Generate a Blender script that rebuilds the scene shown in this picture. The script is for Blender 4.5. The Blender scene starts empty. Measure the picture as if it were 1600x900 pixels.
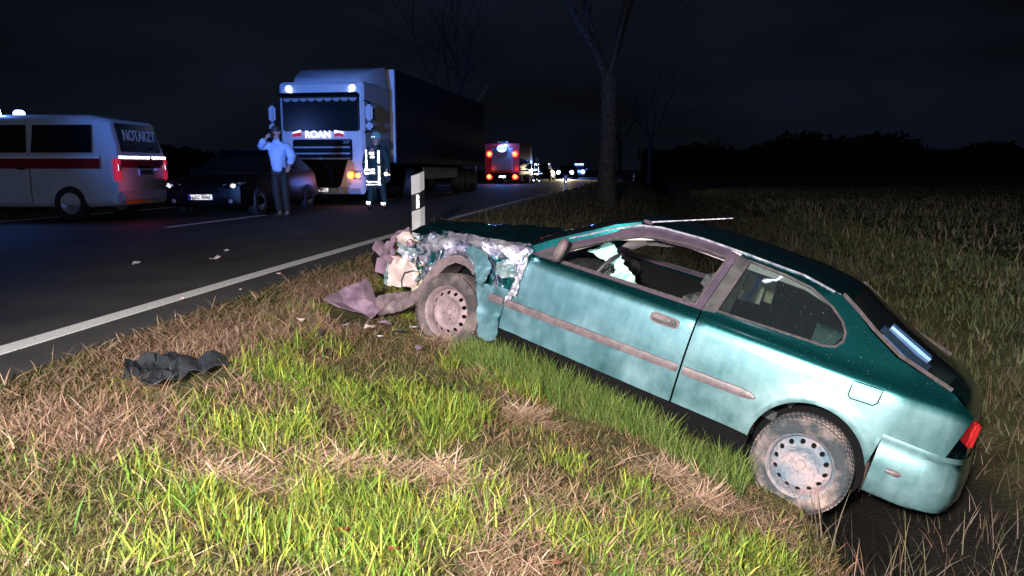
import bpy, bmesh, math, random
import numpy as np
from mathutils import Vector, Matrix, noise as mnoise
from mathutils.geometry import delaunay_2d_cdt

random.seed(7); rng = np.random.default_rng(11)
SC = bpy.context.scene
COL = SC.collection
R_ = math.radians

# ------------------------------------------------------------------ camera, sky, sun, lamps, exposure
FPX = 1200.0                                   # focal length in pixels of the 1600 x 900 photograph
TH = math.atan(186 / FPX)
cam_d = bpy.data.cameras.new('camera'); cam = bpy.data.objects.new('camera', cam_d); COL.objects.link(cam)
cam_d.sensor_width = 36.0; cam_d.lens = 36.0 * FPX / 1600.0
cam_d.clip_start = 0.05; cam_d.clip_end = 2000
cam.location = (0, 0, 1.0); cam.rotation_euler = (math.pi / 2 - TH, 0, 0)
SC.camera = cam

world = bpy.data.worlds.new('World'); SC.world = world; world.use_nodes = True
wt = world.node_tree; wt.nodes.clear()
wo = wt.nodes.new('ShaderNodeOutputWorld'); wb = wt.nodes.new('ShaderNodeBackground')
sky = wt.nodes.new('ShaderNodeTexSky'); sky.sky_type = 'NISHITA'; sky.sun_disc = False
sky.sun_elevation = R_(-8.0); sky.sun_rotation = R_(200); sky.air_density = 1.0; sky.dust_density = 0.6
# thin night cloud: soft noise over the whole dome
wtc = wt.nodes.new('ShaderNodeTexCoord'); wmap = wt.nodes.new('ShaderNodeMapping'); wmap.inputs['Scale'].default_value = (1.0, 1.0, 3.2)
wno = wt.nodes.new('ShaderNodeTexNoise'); wno.inputs['Scale'].default_value = 2.3; wno.inputs['Detail'].default_value = 6
wr = wt.nodes.new('ShaderNodeValToRGB'); wr.color_ramp.elements[0].position = 0.36; wr.color_ramp.elements[0].color = (.0022, .0026, .0038, 1)
wr.color_ramp.elements[1].position = 0.72; wr.color_ramp.elements[1].color = (.0052, .0078, .0150, 1)
wadd = wt.nodes.new('ShaderNodeMixRGB'); wadd.blend_type = 'ADD'; wadd.inputs[0].default_value = 1.0
wsc = wt.nodes.new('ShaderNodeMixRGB'); wsc.blend_type = 'MULTIPLY'; wsc.inputs[0].default_value = 1.0; wsc.inputs[2].default_value = (.05, .05, .05, 1)
wt.links.new(wtc.outputs['Generated'], wmap.inputs[0]); wt.links.new(wmap.outputs[0], wno.inputs['Vector'])
wt.links.new(wno.outputs['Fac'], wr.inputs[0]); wt.links.new(sky.outputs[0], wsc.inputs[1])
wt.links.new(wsc.outputs[0], wadd.inputs[1]); wt.links.new(wr.outputs[0], wadd.inputs[2])
wt.links.new(wadd.outputs[0], wb.inputs[0]); wb.inputs[1].default_value = 1.0; wt.links.new(wb.outputs[0], wo.inputs[0])

def lamp(name, kind, loc, energy, color, target=None, size=.1, cone=None, blend=.5):
    d = bpy.data.lights.new(name, kind); o = bpy.data.objects.new(name, d); COL.objects.link(o)
    o.location = loc; d.energy = energy; d.color = color
    if kind == 'SUN': d.angle = R_(size)
    elif kind == 'AREA': d.size = size
    else: d.shadow_soft_size = size
    if kind == 'SPOT': d.spot_size = R_(cone); d.spot_blend = blend
    if target is not None:
        o.rotation_euler = (Vector(target) - Vector(loc)).to_track_quat('-Z', 'Y').to_euler()
    return o
lamp('moon', 'SUN', (0, 0, 60), 0.012, (.75, .85, 1), target=(20, 40, 0), size=.5)
# unseen key lamp added behind the camera to light the foreground, and the camera's own flash
lamp('added_key_light', 'SPOT', (-1.3, -2.0, 2.2), 7400, (1.0, .92, .83), target=(0.75, 4.6, -.75), size=.14, cone=82, blend=1.0)
# unseen blue lamps added for an assumed beacon behind the camera; no vehicle is built
lamp('assumed_blue_beam', 'SPOT', (-5.2, -5.0, 2.4), 26000, (.08, .26, 1.0), target=(-4.0, 20, 4.3), size=.12, cone=30, blend=1.0)
lamp('assumed_blue_glow', 'POINT', (-5.2, -5.0, 2.4), 550, (.10, .32, 1.0), size=.12)  # point lamp added at the assumed beacon for blue tint and highlights
lamp('camera_flash', 'POINT', (0.0, -.02, 1.09), 480, (1.0, .96, 1.0), size=.03)

SC.render.engine = 'CYCLES'
SC.cycles.use_denoising = True
SC.cycles.sample_clamp_indirect = 80.0
SC.cycles.blur_glossy = 0.0
SC.cycles.max_bounces = 8; SC.cycles.glossy_bounces = 5; SC.cycles.transparent_max_bounces = 12
vs = SC.view_settings; vs.view_transform = 'Standard'; vs.look = 'None'; vs.exposure = 0.0; vs.gamma = 1.0; vs.use_curve_mapping = False

# ------------------------------------------------------------------ pixel helpers (a pixel gives a direction only)
CAMV = np.array([0, 0, 1.0]); CF = np.array([0, math.cos(TH), -math.sin(TH)]); CU = np.array([0, math.sin(TH), math.cos(TH)]); CR = np.array([1., 0, 0])
def ray(px, py): return CF + CR * (px - 800) / FPX - CU * (py - 450) / FPX
def on_ground(px, py, z=0.0):
    d = ray(px, py); return CAMV + d * ((z - 1.0) / d[2])

# ------------------------------------------------------------------ materials
MATS = {}
def new_mat(name):
    m = bpy.data.materials.new(name); m.use_nodes = True
    nt = m.node_tree; b = nt.nodes['Principled BSDF']; MATS[name] = m
    return m, nt, b
def M(name, c1, c2=None, scale=12, rough=.5, metal=0, bump=0, bscale=40, coat=0, emit=None, es=0, spec=None, detail=6, lo=.35, hi=.65, rvar=0):
    m, nt, b = new_mat(name); L = nt.links
    b.inputs['Base Color'].default_value = (*c1, 1); b.inputs['Roughness'].default_value = rough; b.inputs['Metallic'].default_value = metal
    if spec is not None: b.inputs['Specular IOR Level'].default_value = spec
    if coat: b.inputs['Coat Weight'].default_value = coat; b.inputs['Coat Roughness'].default_value = .08
    if emit: b.inputs['Emission Color'].default_value = (*emit, 1); b.inputs['Emission Strength'].default_value = es
    tc = None
    if c2 or bump or rvar:
        tc = nt.nodes.new('ShaderNodeTexCoord')
        n = nt.nodes.new('ShaderNodeTexNoise'); n.inputs['Scale'].default_value = scale; n.inputs['Detail'].default_value = detail
        L.new(tc.outputs['Object'], n.inputs['Vector'])
        if c2:
            r = nt.nodes.new('ShaderNodeValToRGB'); r.color_ramp.elements[0].position = lo; r.color_ramp.elements[1].position = hi
            r.color_ramp.elements[0].color = (*c1, 1); r.color_ramp.elements[1].color = (*c2, 1)
            L.new(n.outputs['Fac'], r.inputs[0]); L.new(r.outputs[0], b.inputs['Base Color'])
        if rvar:
            mr = nt.nodes.new('ShaderNodeMapRange'); mr.inputs[3].default_value = max(.03, rough - rvar); mr.inputs[4].default_value = min(1, rough + rvar)
            L.new(n.outputs['Fac'], mr.inputs[0]); L.new(mr.outputs[0], b.inputs['Roughness'])
        if bump:
            n2 = nt.nodes.new('ShaderNodeTexNoise'); n2.inputs['Scale'].default_value = bscale; n2.inputs['Detail'].default_value = 5
            L.new(tc.outputs['Object'], n2.inputs['Vector'])
            bp = nt.nodes.new('ShaderNodeBump'); bp.inputs['Strength'].default_value = bump; bp.inputs['Distance'].default_value = .02
            L.new(n2.outputs['Fac'], bp.inputs['Height']); L.new(bp.outputs[0], b.inputs['Normal'])
    return m

def paint_mat():
    """dark teal metallic paint under road dust; light on the sides and blue reflections are painted into its colour"""
    m, nt, b = new_mat('teal_paint'); L = nt.links; N = nt.nodes.new
    tc = N('ShaderNodeTexCoord'); sp = N('ShaderNodeSeparateXYZ'); L.new(tc.outputs['Object'], sp.inputs[0])
    def noise(scale, detail, rough=.6, vec=None):
        n = N('ShaderNodeTexNoise'); n.inputs['Scale'].default_value = scale; n.inputs['Detail'].default_value = detail; n.inputs['Roughness'].default_value = rough; L.new(vec or tc.outputs['Object'], n.inputs['Vector']); return n.outputs['Fac']
    def rng_(src, a, b_, c=0., d=1.):
        r = N('ShaderNodeMapRange'); r.inputs[1].default_value = a; r.inputs[2].default_value = b_; r.inputs[3].default_value = c; r.inputs[4].default_value = d; L.new(src, r.inputs[0]); return r.outputs[0]
    def math_(op, a, b_, clamp=False):
        q = N('ShaderNodeMath'); q.operation = op; q.use_clamp = clamp
        for k, v in enumerate((a, b_)):
            if isinstance(v, float): q.inputs[k].default_value = v
            else: L.new(v, q.inputs[k])
        return q.outputs[0]
    mp = N('ShaderNodeMapping'); mp.inputs['Scale'].default_value = (9, 1, 1.2); L.new(tc.outputs['Object'], mp.inputs[0])     # rain runs
    big = noise(2.6, 9, .62); runs = noise(3.0, 4, .5, mp.outputs[0]); fine = noise(130, 3)
    ab = N('ShaderNodeMath'); ab.operation = 'ABSOLUTE'; L.new(sp.outputs['Y'], ab.inputs[0])
    zz = math_('MULTIPLY', rng_(sp.outputs['Z'], .905, .845), rng_(ab.outputs[0], .70, .76)); low = rng_(sp.outputs['Z'], .75, .40)
    film = math_('MULTIPLY', zz, rng_(math_('ADD', math_('MULTIPLY', big, .80), math_('MULTIPLY', runs, .20)), .33, .66, .40, .86))  # pale film stops at the shoulder, painting in the light on the sides
    film = math_('ADD', film, math_('MULTIPLY', low, rng_(big, .4, .7, .0, .25)), True)
    spk = math_('MULTIPLY', rng_(fine, .66, .71), .45)
    d = math_('ADD', film, spk, True)
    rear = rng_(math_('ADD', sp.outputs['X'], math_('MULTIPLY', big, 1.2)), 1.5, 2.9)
    dc = N('ShaderNodeMixRGB'); dc.inputs[1].default_value = (.140, .255, .320, 1); dc.inputs[2].default_value = (.165, .265, .285, 1); L.new(rear, dc.inputs[0])  # blue reflections painted into the front and rear dust colours
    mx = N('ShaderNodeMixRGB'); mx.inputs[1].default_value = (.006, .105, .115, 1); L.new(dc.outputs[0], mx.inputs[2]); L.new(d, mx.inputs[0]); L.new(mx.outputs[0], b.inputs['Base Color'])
    L.new(rng_(d, 0, 1, .24, .52), b.inputs['Roughness']); L.new(rng_(d, 0, 1, .93, .30), b.inputs['Metallic']); L.new(rng_(d, 0, 1, 1.0, .35), b.inputs['Coat Weight'])
    b.inputs['Coat Roughness'].default_value = .10
    bp = N('ShaderNodeBump'); bp.inputs['Strength'].default_value = .05; bp.inputs['Distance'].default_value = .01; L.new(noise(40, 4), bp.inputs['Height']); L.new(bp.outputs[0], b.inputs['Normal'])
    return m
def glass_mat(name, tint=(.02, .025, .03), alpha=.35, rough=.03, dirt=.15):
    """thin dirty pane: glossy coat over a partly see-through sheet"""
    m, nt, b = new_mat(name); L = nt.links; N = nt.nodes.new
    tr = N('ShaderNodeBsdfTransparent'); tr.inputs[0].default_value = (.75, .82, .8, 1)
    mx = N('ShaderNodeMixShader'); out = nt.nodes['Material Output']
    b.inputs['Base Color'].default_value = (*tint, 1); b.inputs['Roughness'].default_value = rough
    tc = N('ShaderNodeTexCoord'); n = N('ShaderNodeTexNoise'); n.inputs['Scale'].default_value = 55; n.inputs['Detail'].default_value = 4; L.new(tc.outputs['Object'], n.inputs['Vector'])
    mr = N('ShaderNodeMapRange'); mr.inputs[1].default_value = .67; mr.inputs[2].default_value = .76; mr.inputs[3].default_value = alpha; mr.inputs[4].default_value = min(1, alpha + dirt * 4)
    c = N('ShaderNodeMixRGB'); c.inputs[1].default_value = (*tint, 1); c.inputs[2].default_value = (.22, .2, .17, 1)
    m2 = N('ShaderNodeMapRange'); m2.inputs[1].default_value = .67; m2.inputs[2].default_value = .76; L.new(n.outputs['Fac'], m2.inputs[0]); L.new(m2.outputs[0], c.inputs[0]); L.new(c.outputs[0], b.inputs['Base Color'])
    L.new(n.outputs['Fac'], mr.inputs[0]); L.new(mr.outputs[0], mx.inputs[0]); L.new(tr.outputs[0], mx.inputs[1]); L.new(b.outputs[0], mx.inputs[2]); L.new(mx.outputs[0], out.inputs[0])
    return m
def lens_mat(name, core, rim, strength, rad):
    """a lit lamp lens: hot bulb in the middle, coloured glass round it (object coordinates)"""
    m, nt, b = new_mat(name); L = nt.links; N = nt.nodes.new
    tc = N('ShaderNodeTexCoord'); ln = N('ShaderNodeVectorMath'); ln.operation = 'LENGTH'; L.new(tc.outputs['Object'], ln.inputs[0])
    mr = N('ShaderNodeMapRange'); mr.inputs[1].default_value = rad * .20; mr.inputs[2].default_value = rad * .9; L.new(ln.outputs['Value'], mr.inputs[0])
    r = N('ShaderNodeValToRGB'); r.color_ramp.elements[0].color = (*core, 1); r.color_ramp.elements[1].color = (*rim, 1); L.new(mr.outputs[0], r.inputs[0])
    L.new(r.outputs[0], b.inputs['Emission Color']); b.inputs['Emission Strength'].default_value = strength
    b.inputs['Base Color'].default_value = (*[v * .4 for v in rim], 1); b.inputs['Roughness'].default_value = .2
    return m
def attr_mat(name, rough=.6, trans=.25):
    m, nt, b = new_mat(name); L = nt.links; N = nt.nodes.new
    a = N('ShaderNodeAttribute'); a.attribute_name = 'Col'; L.new(a.outputs['Color'], b.inputs['Base Color']); b.inputs['Roughness'].default_value = rough
    b.inputs['Specular IOR Level'].default_value = .3
    t = N('ShaderNodeBsdfTranslucent'); L.new(a.outputs['Color'], t.inputs[0])
    mx = N('ShaderNodeMixShader'); mx.inputs[0].default_value = trans
    L.new(b.outputs[0], mx.inputs[1]); L.new(t.outputs[0], mx.inputs[2]); L.new(mx.outputs[0], nt.nodes['Material Output'].inputs[0])
    return m

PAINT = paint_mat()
M('dark_plastic', (.018, .018, .020), (.04, .038, .042), 18, .55, bump=.1)
M('black', (.004, .004, .0045), rough=.9, spec=.08)
M('strip_plastic', (.075, .056, .064), (.125, .095, .105), 25, .45, bump=.1, bscale=120)
M('tyre_mud', (.040, .034, .037), (.20, .15, .15), 7, .9, bump=.6, bscale=60, lo=.42, hi=.74)
M('rim_mud', (.17, .125, .14), (.30, .22, .235), 14, .7, metal=.25, bump=.3, bscale=80)
M('rear_tyre_mud', (.035, .042, .05), (.34, .25, .235), 6, .9, bump=.9, bscale=45, lo=.44, hi=.72)
M('rear_rim_mud', (.10, .155, .20), (.36, .27, .28), 8, .75, metal=.2, bump=.8, bscale=45)
M('bare_metal', (.24, .24, .32), (.62, .61, .70), 20, .34, metal=.5, bump=.35, bscale=30)
M('primer', (.16, .22, .28), (.62, .60, .70), 22, .4, metal=.45, bump=.4, bscale=25)
M('lit_mud_liner', (.30, .19, .17), (.46, .33, .30), 8, .8, bump=.4)  # muddy arch liner, with the pinkish light on it painted into the colour
M('pale_panel', (.36, .27, .26), (.56, .46, .45), 10, .55, metal=.1, bump=.25, bscale=30)
M('cream_grit', (.35, .31, .22), (.58, .52, .40), 60, .7, bump=.8, bscale=90)
M('purple_plastic', (.10, .068, .10), (.22, .15, .205), 9, .38, bump=.15)
M('liner_plastic', (.075, .055, .062), (.16, .115, .125), 13, .62, bump=.4, bscale=35)
M('grey_teal_metal', (.10, .18, .20), (.30, .38, .40), 18, .4, metal=.4, bump=.3)
M('trim_lining', (.55, .48, .50), (.66, .58, .60), 9, .8)
M('cream_trim', (.50, .46, .36), (.60, .55, .44), 9, .8)
M('seat_cloth', (.020, .022, .026), (.045, .05, .055), 40, .9, bump=.3, bscale=150)
M('airbag_cloth', (.30, .62, .58), (.50, .74, .74), 8, .8, bump=.35, bscale=22)
M('rubber', (.02, .02, .02), rough=.6)
M('seal', (.036, .030, .034), (.075, .060, .064), 30, .5)
M('chrome', (.6, .6, .62), rough=.2, metal=1)
M('tarp', (.012, .014, .018), (.035, .04, .048), 9, .42, bump=.4, bscale=30)
M('blue_item', (.05, .16, .45), (.12, .28, .6), 6, .5)
WIN = glass_mat('side_glass', alpha=.22, dirt=.12)
WSH = glass_mat('dark_glass', tint=(.01, .012, .015), alpha=.75, dirt=.02)
BLK_GLASS = M('black_glass', (.006, .007, .009), rough=.22)
RETRO = M('retroreflective_sheet', (.95, .95, .95), rough=.14, metal=1.0)

# ------------------------------------------------------------------ mesh helpers
class MB:
    def __init__(s): s.v = []; s.f = []; s.m = []; s.cm = 0
    def add(s, vs, fs):
        o = len(s.v); s.v += [tuple(map(float, p)) for p in vs]; s.f += [tuple(i + o for i in f) for f in fs]; s.m += [s.cm] * len(fs); return s
    def box(s, c, d, rot=None, taper=1.0):
        x, y, z = [k / 2 for k in d]; P = []
        for sz, t in ((-1, 1), (1, taper)):
            for sx, sy in ((-1, -1), (1, -1), (1, 1), (-1, 1)): P.append(Vector((sx * x * t, sy * y * t, sz * z)))
        if rot: P = [rot @ p for p in P]
        return s.add([p + Vector(c) for p in P], [(0, 3, 2, 1), (4, 5, 6, 7), (0, 1, 5, 4), (1, 2, 6, 5), (2, 3, 7, 6), (3, 0, 4, 7)])
    def bbox(s, c, d, b=.02, rot=None):
        """box with chamfered edges"""
        bm = bmesh.new(); bmesh.ops.create_cube(bm, size=1.0)
        for v in bm.verts: v.co = Vector((v.co.x * d[0], v.co.y * d[1], v.co.z * d[2]))
        bmesh.ops.bevel(bm, geom=bm.edges[:], offset=min(b, min(d) * .45), segments=2, affect='EDGES')
        bm.verts.index_update()
        P = [v.co.copy() for v in bm.verts]
        if rot: P = [rot @ p for p in P]
        s.add([p + Vector(c) for p in P], [tuple(v.index for v in f.verts) for f in bm.faces]); bm.free(); return s
    def tube(s, pts, rads, n=6, cap=True):
        pts = [Vector(p) for p in pts]
        if not hasattr(rads, '__len__'): rads = [rads] * len(pts)
        ring = []; up = None
        for i, p in enumerate(pts):
            t = (pts[min(i + 1, len(pts) - 1)] - pts[max(i - 1, 0)]).normalized()
            if up is None: up = t.orthogonal().normalized()
            else: up = (up - t * up.dot(t)); up = up.normalized() if up.length > 1e-6 else t.orthogonal().normalized()
            w = t.cross(up)
            ring.append([p + (up * math.cos(2 * math.pi * k / n) + w * math.sin(2 * math.pi * k / n)) * rads[i] for k in range(n)])
        V = [q for r in ring for q in r]; Fs = []
        for i in range(len(pts) - 1):
            for k in range(n):
                a = i * n + k; b = i * n + (k + 1) % n; Fs.append((a, b, b + n, a + n))
        if cap: Fs += [tuple(range(n - 1, -1, -1)), tuple(range((len(pts) - 1) * n, len(pts) * n))]
        return s.add(V, Fs)
    def lathe(s, prof, c=(0, 0, 0), axis='y', n=32):
        """prof: (radius, height along axis)"""
        V = []; Fs = []
        for r, h in prof:
            for k in range(n):
                a = 2 * math.pi * k / n; u, w = r * math.cos(a), r * math.sin(a)
                V.append({'y': (c[0] + u, c[1] + h, c[2] + w), 'z': (c[0] + u, c[1] + w, c[2] + h), 'x': (c[0] + h, c[1] + u, c[2] + w)}[axis])
        for i in range(len(prof) - 1):
            for k in range(n):
                a = i * n + k; b = i * n + (k + 1) % n; Fs.append((a, b, b + n, a + n))
        return s.add(V, Fs)
    def loft(s, secs, close=True, cap=True):
        n = len(secs[0]); V = [p for q in secs for p in q]; Fs = []
        for i in range(len(secs) - 1):
            for k in range(n if close else n - 1):
                a = i * n + k; b = i * n + (k + 1) % n; Fs.append((a, b, b + n, a + n))
        if cap and close: Fs += [tuple(range(n - 1, -1, -1)), tuple(range((len(secs) - 1) * n, len(secs) * n))]
        return s.add(V, Fs)
    def prism(s, poly, a, b, fn):
        """poly of 2-D points swept between depths a and b; fn(u, v, depth) gives the 3-D point"""
        n = len(poly); V = [fn(u, v, a) for u, v in poly] + [fn(u, v, b) for u, v in poly]
        return s.add(V, [tuple(range(n - 1, -1, -1)), tuple(range(n, 2 * n))] + [(k, (k + 1) % n, (k + 1) % n + n, k + n) for k in range(n)])
    def build(s, name, mat, parent=None, smooth=None, loc=None):
        me = bpy.data.meshes.new(name); me.from_pydata(s.v, [], s.f)
        mats = mat if isinstance(mat, (list, tuple)) else [mat]
        for m in mats: me.materials.append(MATS[m] if isinstance(m, str) else m)
        if len(mats) > 1: me.polygons.foreach_set('material_index', s.m)
        me.validate()
        bm = bmesh.new(); bm.from_mesh(me); bmesh.ops.recalc_face_normals(bm, faces=bm.faces); bm.to_mesh(me); bm.free()
        if smooth:
            me.polygons.foreach_set('use_smooth', [True] * len(me.polygons)); me.set_sharp_from_angle(angle=R_(smooth))
        o = bpy.data.objects.new(name, me); COL.objects.link(o); o.parent = parent
        if loc is not None: o.location = loc
        return o
def raw(name, V, Fs, mat, parent=None, smooth=None, flip=False):
    b = MB(); b.add(V, Fs); return b.build(name, mat, parent, smooth)
def tag(o, label=None, cat=None, group=None, kind=None):
    if label: o['label'] = label
    if cat: o['category'] = cat
    if group: o['group'] = group
    if kind: o['kind'] = kind
    return o
def empty(name, loc=(0, 0, 0), rz=0, mat=None):
    o = bpy.data.objects.new(name, None); COL.objects.link(o); o.empty_display_size = .2
    if mat is not None: o.matrix_world = mat
    else: o.location = loc; o.rotation_euler = (0, 0, rz)
    return o
def quadgrid_fast(name, V, F, mat, smooth=True):
    me = bpy.data.meshes.new(name); me.vertices.add(len(V)); me.vertices.foreach_set('co', np.asarray(V, np.float32).ravel())
    F = np.asarray(F, np.int32); k = F.shape[1]
    me.loops.add(F.size); me.loops.foreach_set('vertex_index', F.ravel()); me.polygons.add(len(F)); me.polygons.foreach_set('loop_start', np.arange(len(F), dtype=np.int32) * k)
    me.polygons.foreach_set('loop_total', np.full(len(F), k, np.int32))
    me.polygons.foreach_set('use_smooth', np.full(len(F), smooth)); me.update(calc_edges=True); me.materials.append(MATS[mat])
    o = bpy.data.objects.new(name, me); COL.objects.link(o); return o
def text_mesh(name, txt, size, mat, parent, matrix, bold=.0, extrude=.003, width=None, height=None):
    cu = bpy.data.curves.new(name, 'FONT'); cu.body = txt; cu.size = size; cu.extrude = extrude; cu.offset = bold; cu.align_x = 'CENTER'; cu.align_y = 'CENTER'; cu.resolution_u = 3
    t = bpy.data.objects.new(name + '_tmp', cu); COL.objects.link(t)
    dg = bpy.context.evaluated_depsgraph_get(); me = bpy.data.meshes.new_from_object(t.evaluated_get(dg))
    bpy.data.objects.remove(t); bpy.data.curves.remove(cu)
    if width:
        xs = [v.co.x for v in me.vertices]; ys = [v.co.y for v in me.vertices]; k = width / (max(xs) - min(xs)); ky = (height / (max(ys) - min(ys))) if height else k
        cx = (max(xs) + min(xs)) / 2; cy = (max(ys) + min(ys)) / 2
        for v in me.vertices: v.co.x = (v.co.x - cx) * k; v.co.y = (v.co.y - cy) * ky
    me.materials.clear(); me.materials.append(MATS[mat]); me.name = name
    o = bpy.data.objects.new(name, me); COL.objects.link(o); o.parent = parent; o.matrix_local = matrix; return o
def face_matrix(loc, nrm, up=(0, 0, 1)):
    n = Vector(nrm).normalized(); u = Vector(up); u = (u - n * u.dot(n)).normalized(); x = u.cross(n)
    m = Matrix((x, u, n)).transposed().to_4x4(); m.translation = Vector(loc); return m
def retro(name, poly, matrix, parent, a=.022, mat='retroreflective_sheet'):
    """reflective film: a field of small corner cubes over a polygon given in the plane of the matrix"""
    xs = [p[0] for p in poly]; ys = [p[1] for p in poly]; h = a * math.sqrt(3) / 2; dep = a / math.sqrt(6)
    def inside(x, y):
        c = False; j = len(poly) - 1
        for i in range(len(poly)):
            if (poly[i][1] > y) != (poly[j][1] > y) and x < (poly[j][0] - poly[i][0]) * (y - poly[i][1]) / (poly[j][1] - poly[i][1]) + poly[i][0]: c = not c
            j = i
        return c
    b = MB(); r0 = math.floor(min(ys) / h) - 1
    for r in range(r0, math.ceil(max(ys) / h) + 1):
        for q in range(math.floor(min(xs) / a) - 1, math.ceil(max(xs) / a) + 2):
            ox = q * a + (r % 2) * a / 2; y0 = r * h
            for T in (((ox, y0), (ox + a, y0), (ox + a / 2, y0 + h)), ((ox + a, y0), (ox + a * 1.5, y0 + h), (ox + a / 2, y0 + h))):
                cx = sum(t[0] for t in T) / 3; cy = sum(t[1] for t in T) / 3
                if inside(cx, cy): b.add([(t[0], t[1], 0) for t in T] + [(cx, cy, -dep)], [(0, 1, 3), (1, 2, 3), (2, 0, 3)])
    if not b.v: return None
    me = bpy.data.meshes.new(name); me.from_pydata(b.v, [], b.f); me.materials.append(MATS[mat])
    o = bpy.data.objects.new(name, me); COL.objects.link(o); o.parent = parent; o.matrix_local = matrix; return o
def rect(w, h, cx=0, cy=0): return [(cx - w / 2, cy - h / 2), (cx + w / 2, cy - h / 2), (cx + w / 2, cy + h / 2), (cx - w / 2, cy + h / 2)]
def plate(parent, loc, nrm, txt, w=.52, h=.11, tint=None):
    m = face_matrix(loc, nrm)
    o = raw('number_plate', [(-w/2,-h/2,0),(w/2,-h/2,0),(w/2,h/2,0),(-w/2,h/2,0),(-w/2,-h/2,-.012),(w/2,-h/2,-.012),(w/2,h/2,-.012),(-w/2,h/2,-.012)],
            [(0,1,2,3),(7,6,5,4),(0,4,5,1),(1,5,6,2),(2,6,7,3),(3,7,4,0)], 'plate_base', parent)
    o.matrix_local = m
    o['label'] = 'white number plate reading ' + txt
    retro('reflective_film', rect(w * .96, h * .9), Matrix.Translation((0, 0, .010)), o, a=.024)
    b = MB(); b.box((-w * .455, 0, .012), (w * .075, h * .9, .012)); b.build('country_band', 'band_blue', o)
    text_mesh('plate_text', txt, h * .8, 'plate_ink', o, Matrix.Translation((0, 0, .016)), bold=.001, extrude=.001, width=w * .84, height=h * .62)
    return o
M('band_blue', (.02, .06, .45), rough=.4); M('plate_base', (.75, .75, .75), rough=.4); M('plate_ink', (.01, .01, .012), rough=.5)

# ------------------------------------------------------------------ the lie of the land
def slope(y): return np.interp(y, [-40, 0, 8, 25, 60], [.10, .10, .138, .176, .176])
_ty = np.linspace(-60, 900, 9601); _tx = np.concatenate([[0], np.cumsum((slope(_ty[1:]) + slope(_ty[:-1])) / 2 * np.diff(_ty))])
_tx = _tx - np.interp(5.28, _ty, _tx) - 2.69
def xline(y): return np.interp(y, _ty, _tx)         # x of the right edge line
def prof(s): return np.interp(s, [-400, -60, -12, -10.2, -9.0, -8.6, .42, .50, .8, 2.07, 2.7, 3.4, 4.42, 4.72, 5.3, 6.0, 7.3, 8.6, 12, 60, 400],
                                 [-.6, -.5, -.45, -.5, -.06, 0, 0, -.035, -.08, -.285, -.41, -.64, -.97, -1.28, -1.55, -1.42, -.72, -.5, -.42, -.2, 0])
def ground_z(x, y):
    s = (np.asarray(x) - xline(y)) * .985
    z = prof(s); x = np.asarray(x); y = np.asarray(y)
    w = np.clip((np.abs(s + 4.1) - 4.6) / .8, 0, 1)
    z = z + w * (.030 * np.sin(2.3 * x + 1.1 * y) * np.sin(1.7 * y - .6 * x) + .018 * np.sin(5.1 * x - 2.2) * np.sin(4.3 * y + 1) + .012 * np.sin(9.7 * x + 7.1 * y))
    return z
def road_frame(s, y, z=0.0):
    return Vector((float(xline(y)) + s / .985, y, z))
def road_dir(y):
    k = float(slope(y)); return Vector((k, 1, 0)).normalized()

# ground sheet (one sheet to the horizon)
def ground_material():
    m, nt, b = new_mat('soil'); L = nt.links; N = nt.nodes.new
    tc = N('ShaderNodeTexCoord'); n = N('ShaderNodeTexNoise'); n.inputs['Scale'].default_value = 2.2; n.inputs['Detail'].default_value = 12; n.inputs['Roughness'].default_value = .7
    L.new(tc.outputs['Object'], n.inputs['Vector'])
    r = N('ShaderNodeValToRGB'); e = r.color_ramp.elements; e[0].position = .35; e[0].color = (.035, .028, .016, 1); e[1].position = .66; e[1].color = (.13, .095, .055, 1)
    k = e.new(.52); k.color = (.06, .062, .022, 1)
    L.new(n.outputs['Fac'], r.inputs[0]); b.inputs['Roughness'].default_value = .95
    at = N('ShaderNodeAttribute'); at.attribute_name = 'Col'; ditch_shade = N('ShaderNodeMixRGB'); ditch_shade.inputs[2].default_value = (.010, .009, .008, 1); L.new(at.outputs['Fac'], ditch_shade.inputs[0]); L.new(r.outputs[0], ditch_shade.inputs[1]); L.new(ditch_shade.outputs[0], b.inputs['Base Color']); b.inputs['Specular IOR Level'].default_value = .15  # soil colour darkened to near black for the shade in the ditch
    n2 = N('ShaderNodeTexNoise'); n2.inputs['Scale'].default_value = 28; n2.inputs['Detail'].default_value = 8; L.new(tc.outputs['Object'], n2.inputs['Vector'])
    bp = N('ShaderNodeBump'); bp.inputs['Strength'].default_value = .8; bp.inputs['Distance'].default_value = .03; L.new(n2.outputs['Fac'], bp.inputs['Height']); L.new(bp.outputs[0], b.inputs['Normal'])
ground_material()
ys_ = np.concatenate([np.arange(-12, 16, .12), np.arange(16, 45, .6), np.geomspace(45, 900, 40)])
ss_ = np.concatenate([-np.geomspace(400, 12, 22), np.arange(-11.5, -8.6, .4), [-8.6], np.arange(-8, .2, 1.2), [.42, .5], np.arange(.6, 9, .12), np.geomspace(9.2, 400, 36)])
SS, YY = np.meshgrid(ss_, ys_); XX = xline(YY) + SS / .985; ZZ = ground_z(XX, YY)
V = np.stack([XX, YY, ZZ], -1).reshape(-1, 3); ns = len(ss_); I = np.arange(len(V)).reshape(len(ys_), ns)
Fq = np.stack([I[:-1, :-1], I[:-1, 1:], I[1:, 1:], I[1:, :-1]], -1).reshape(-1, 4)
gnd = tag(quadgrid_fast('ground', V, Fq, 'soil'), kind='structure')
_w = np.clip((SS - 4.45) / .2, 0, 1) * np.clip((6.6 - SS) / .6, 0, 1)         # shade of the ditch floor, painted near-black into the soil
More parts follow.
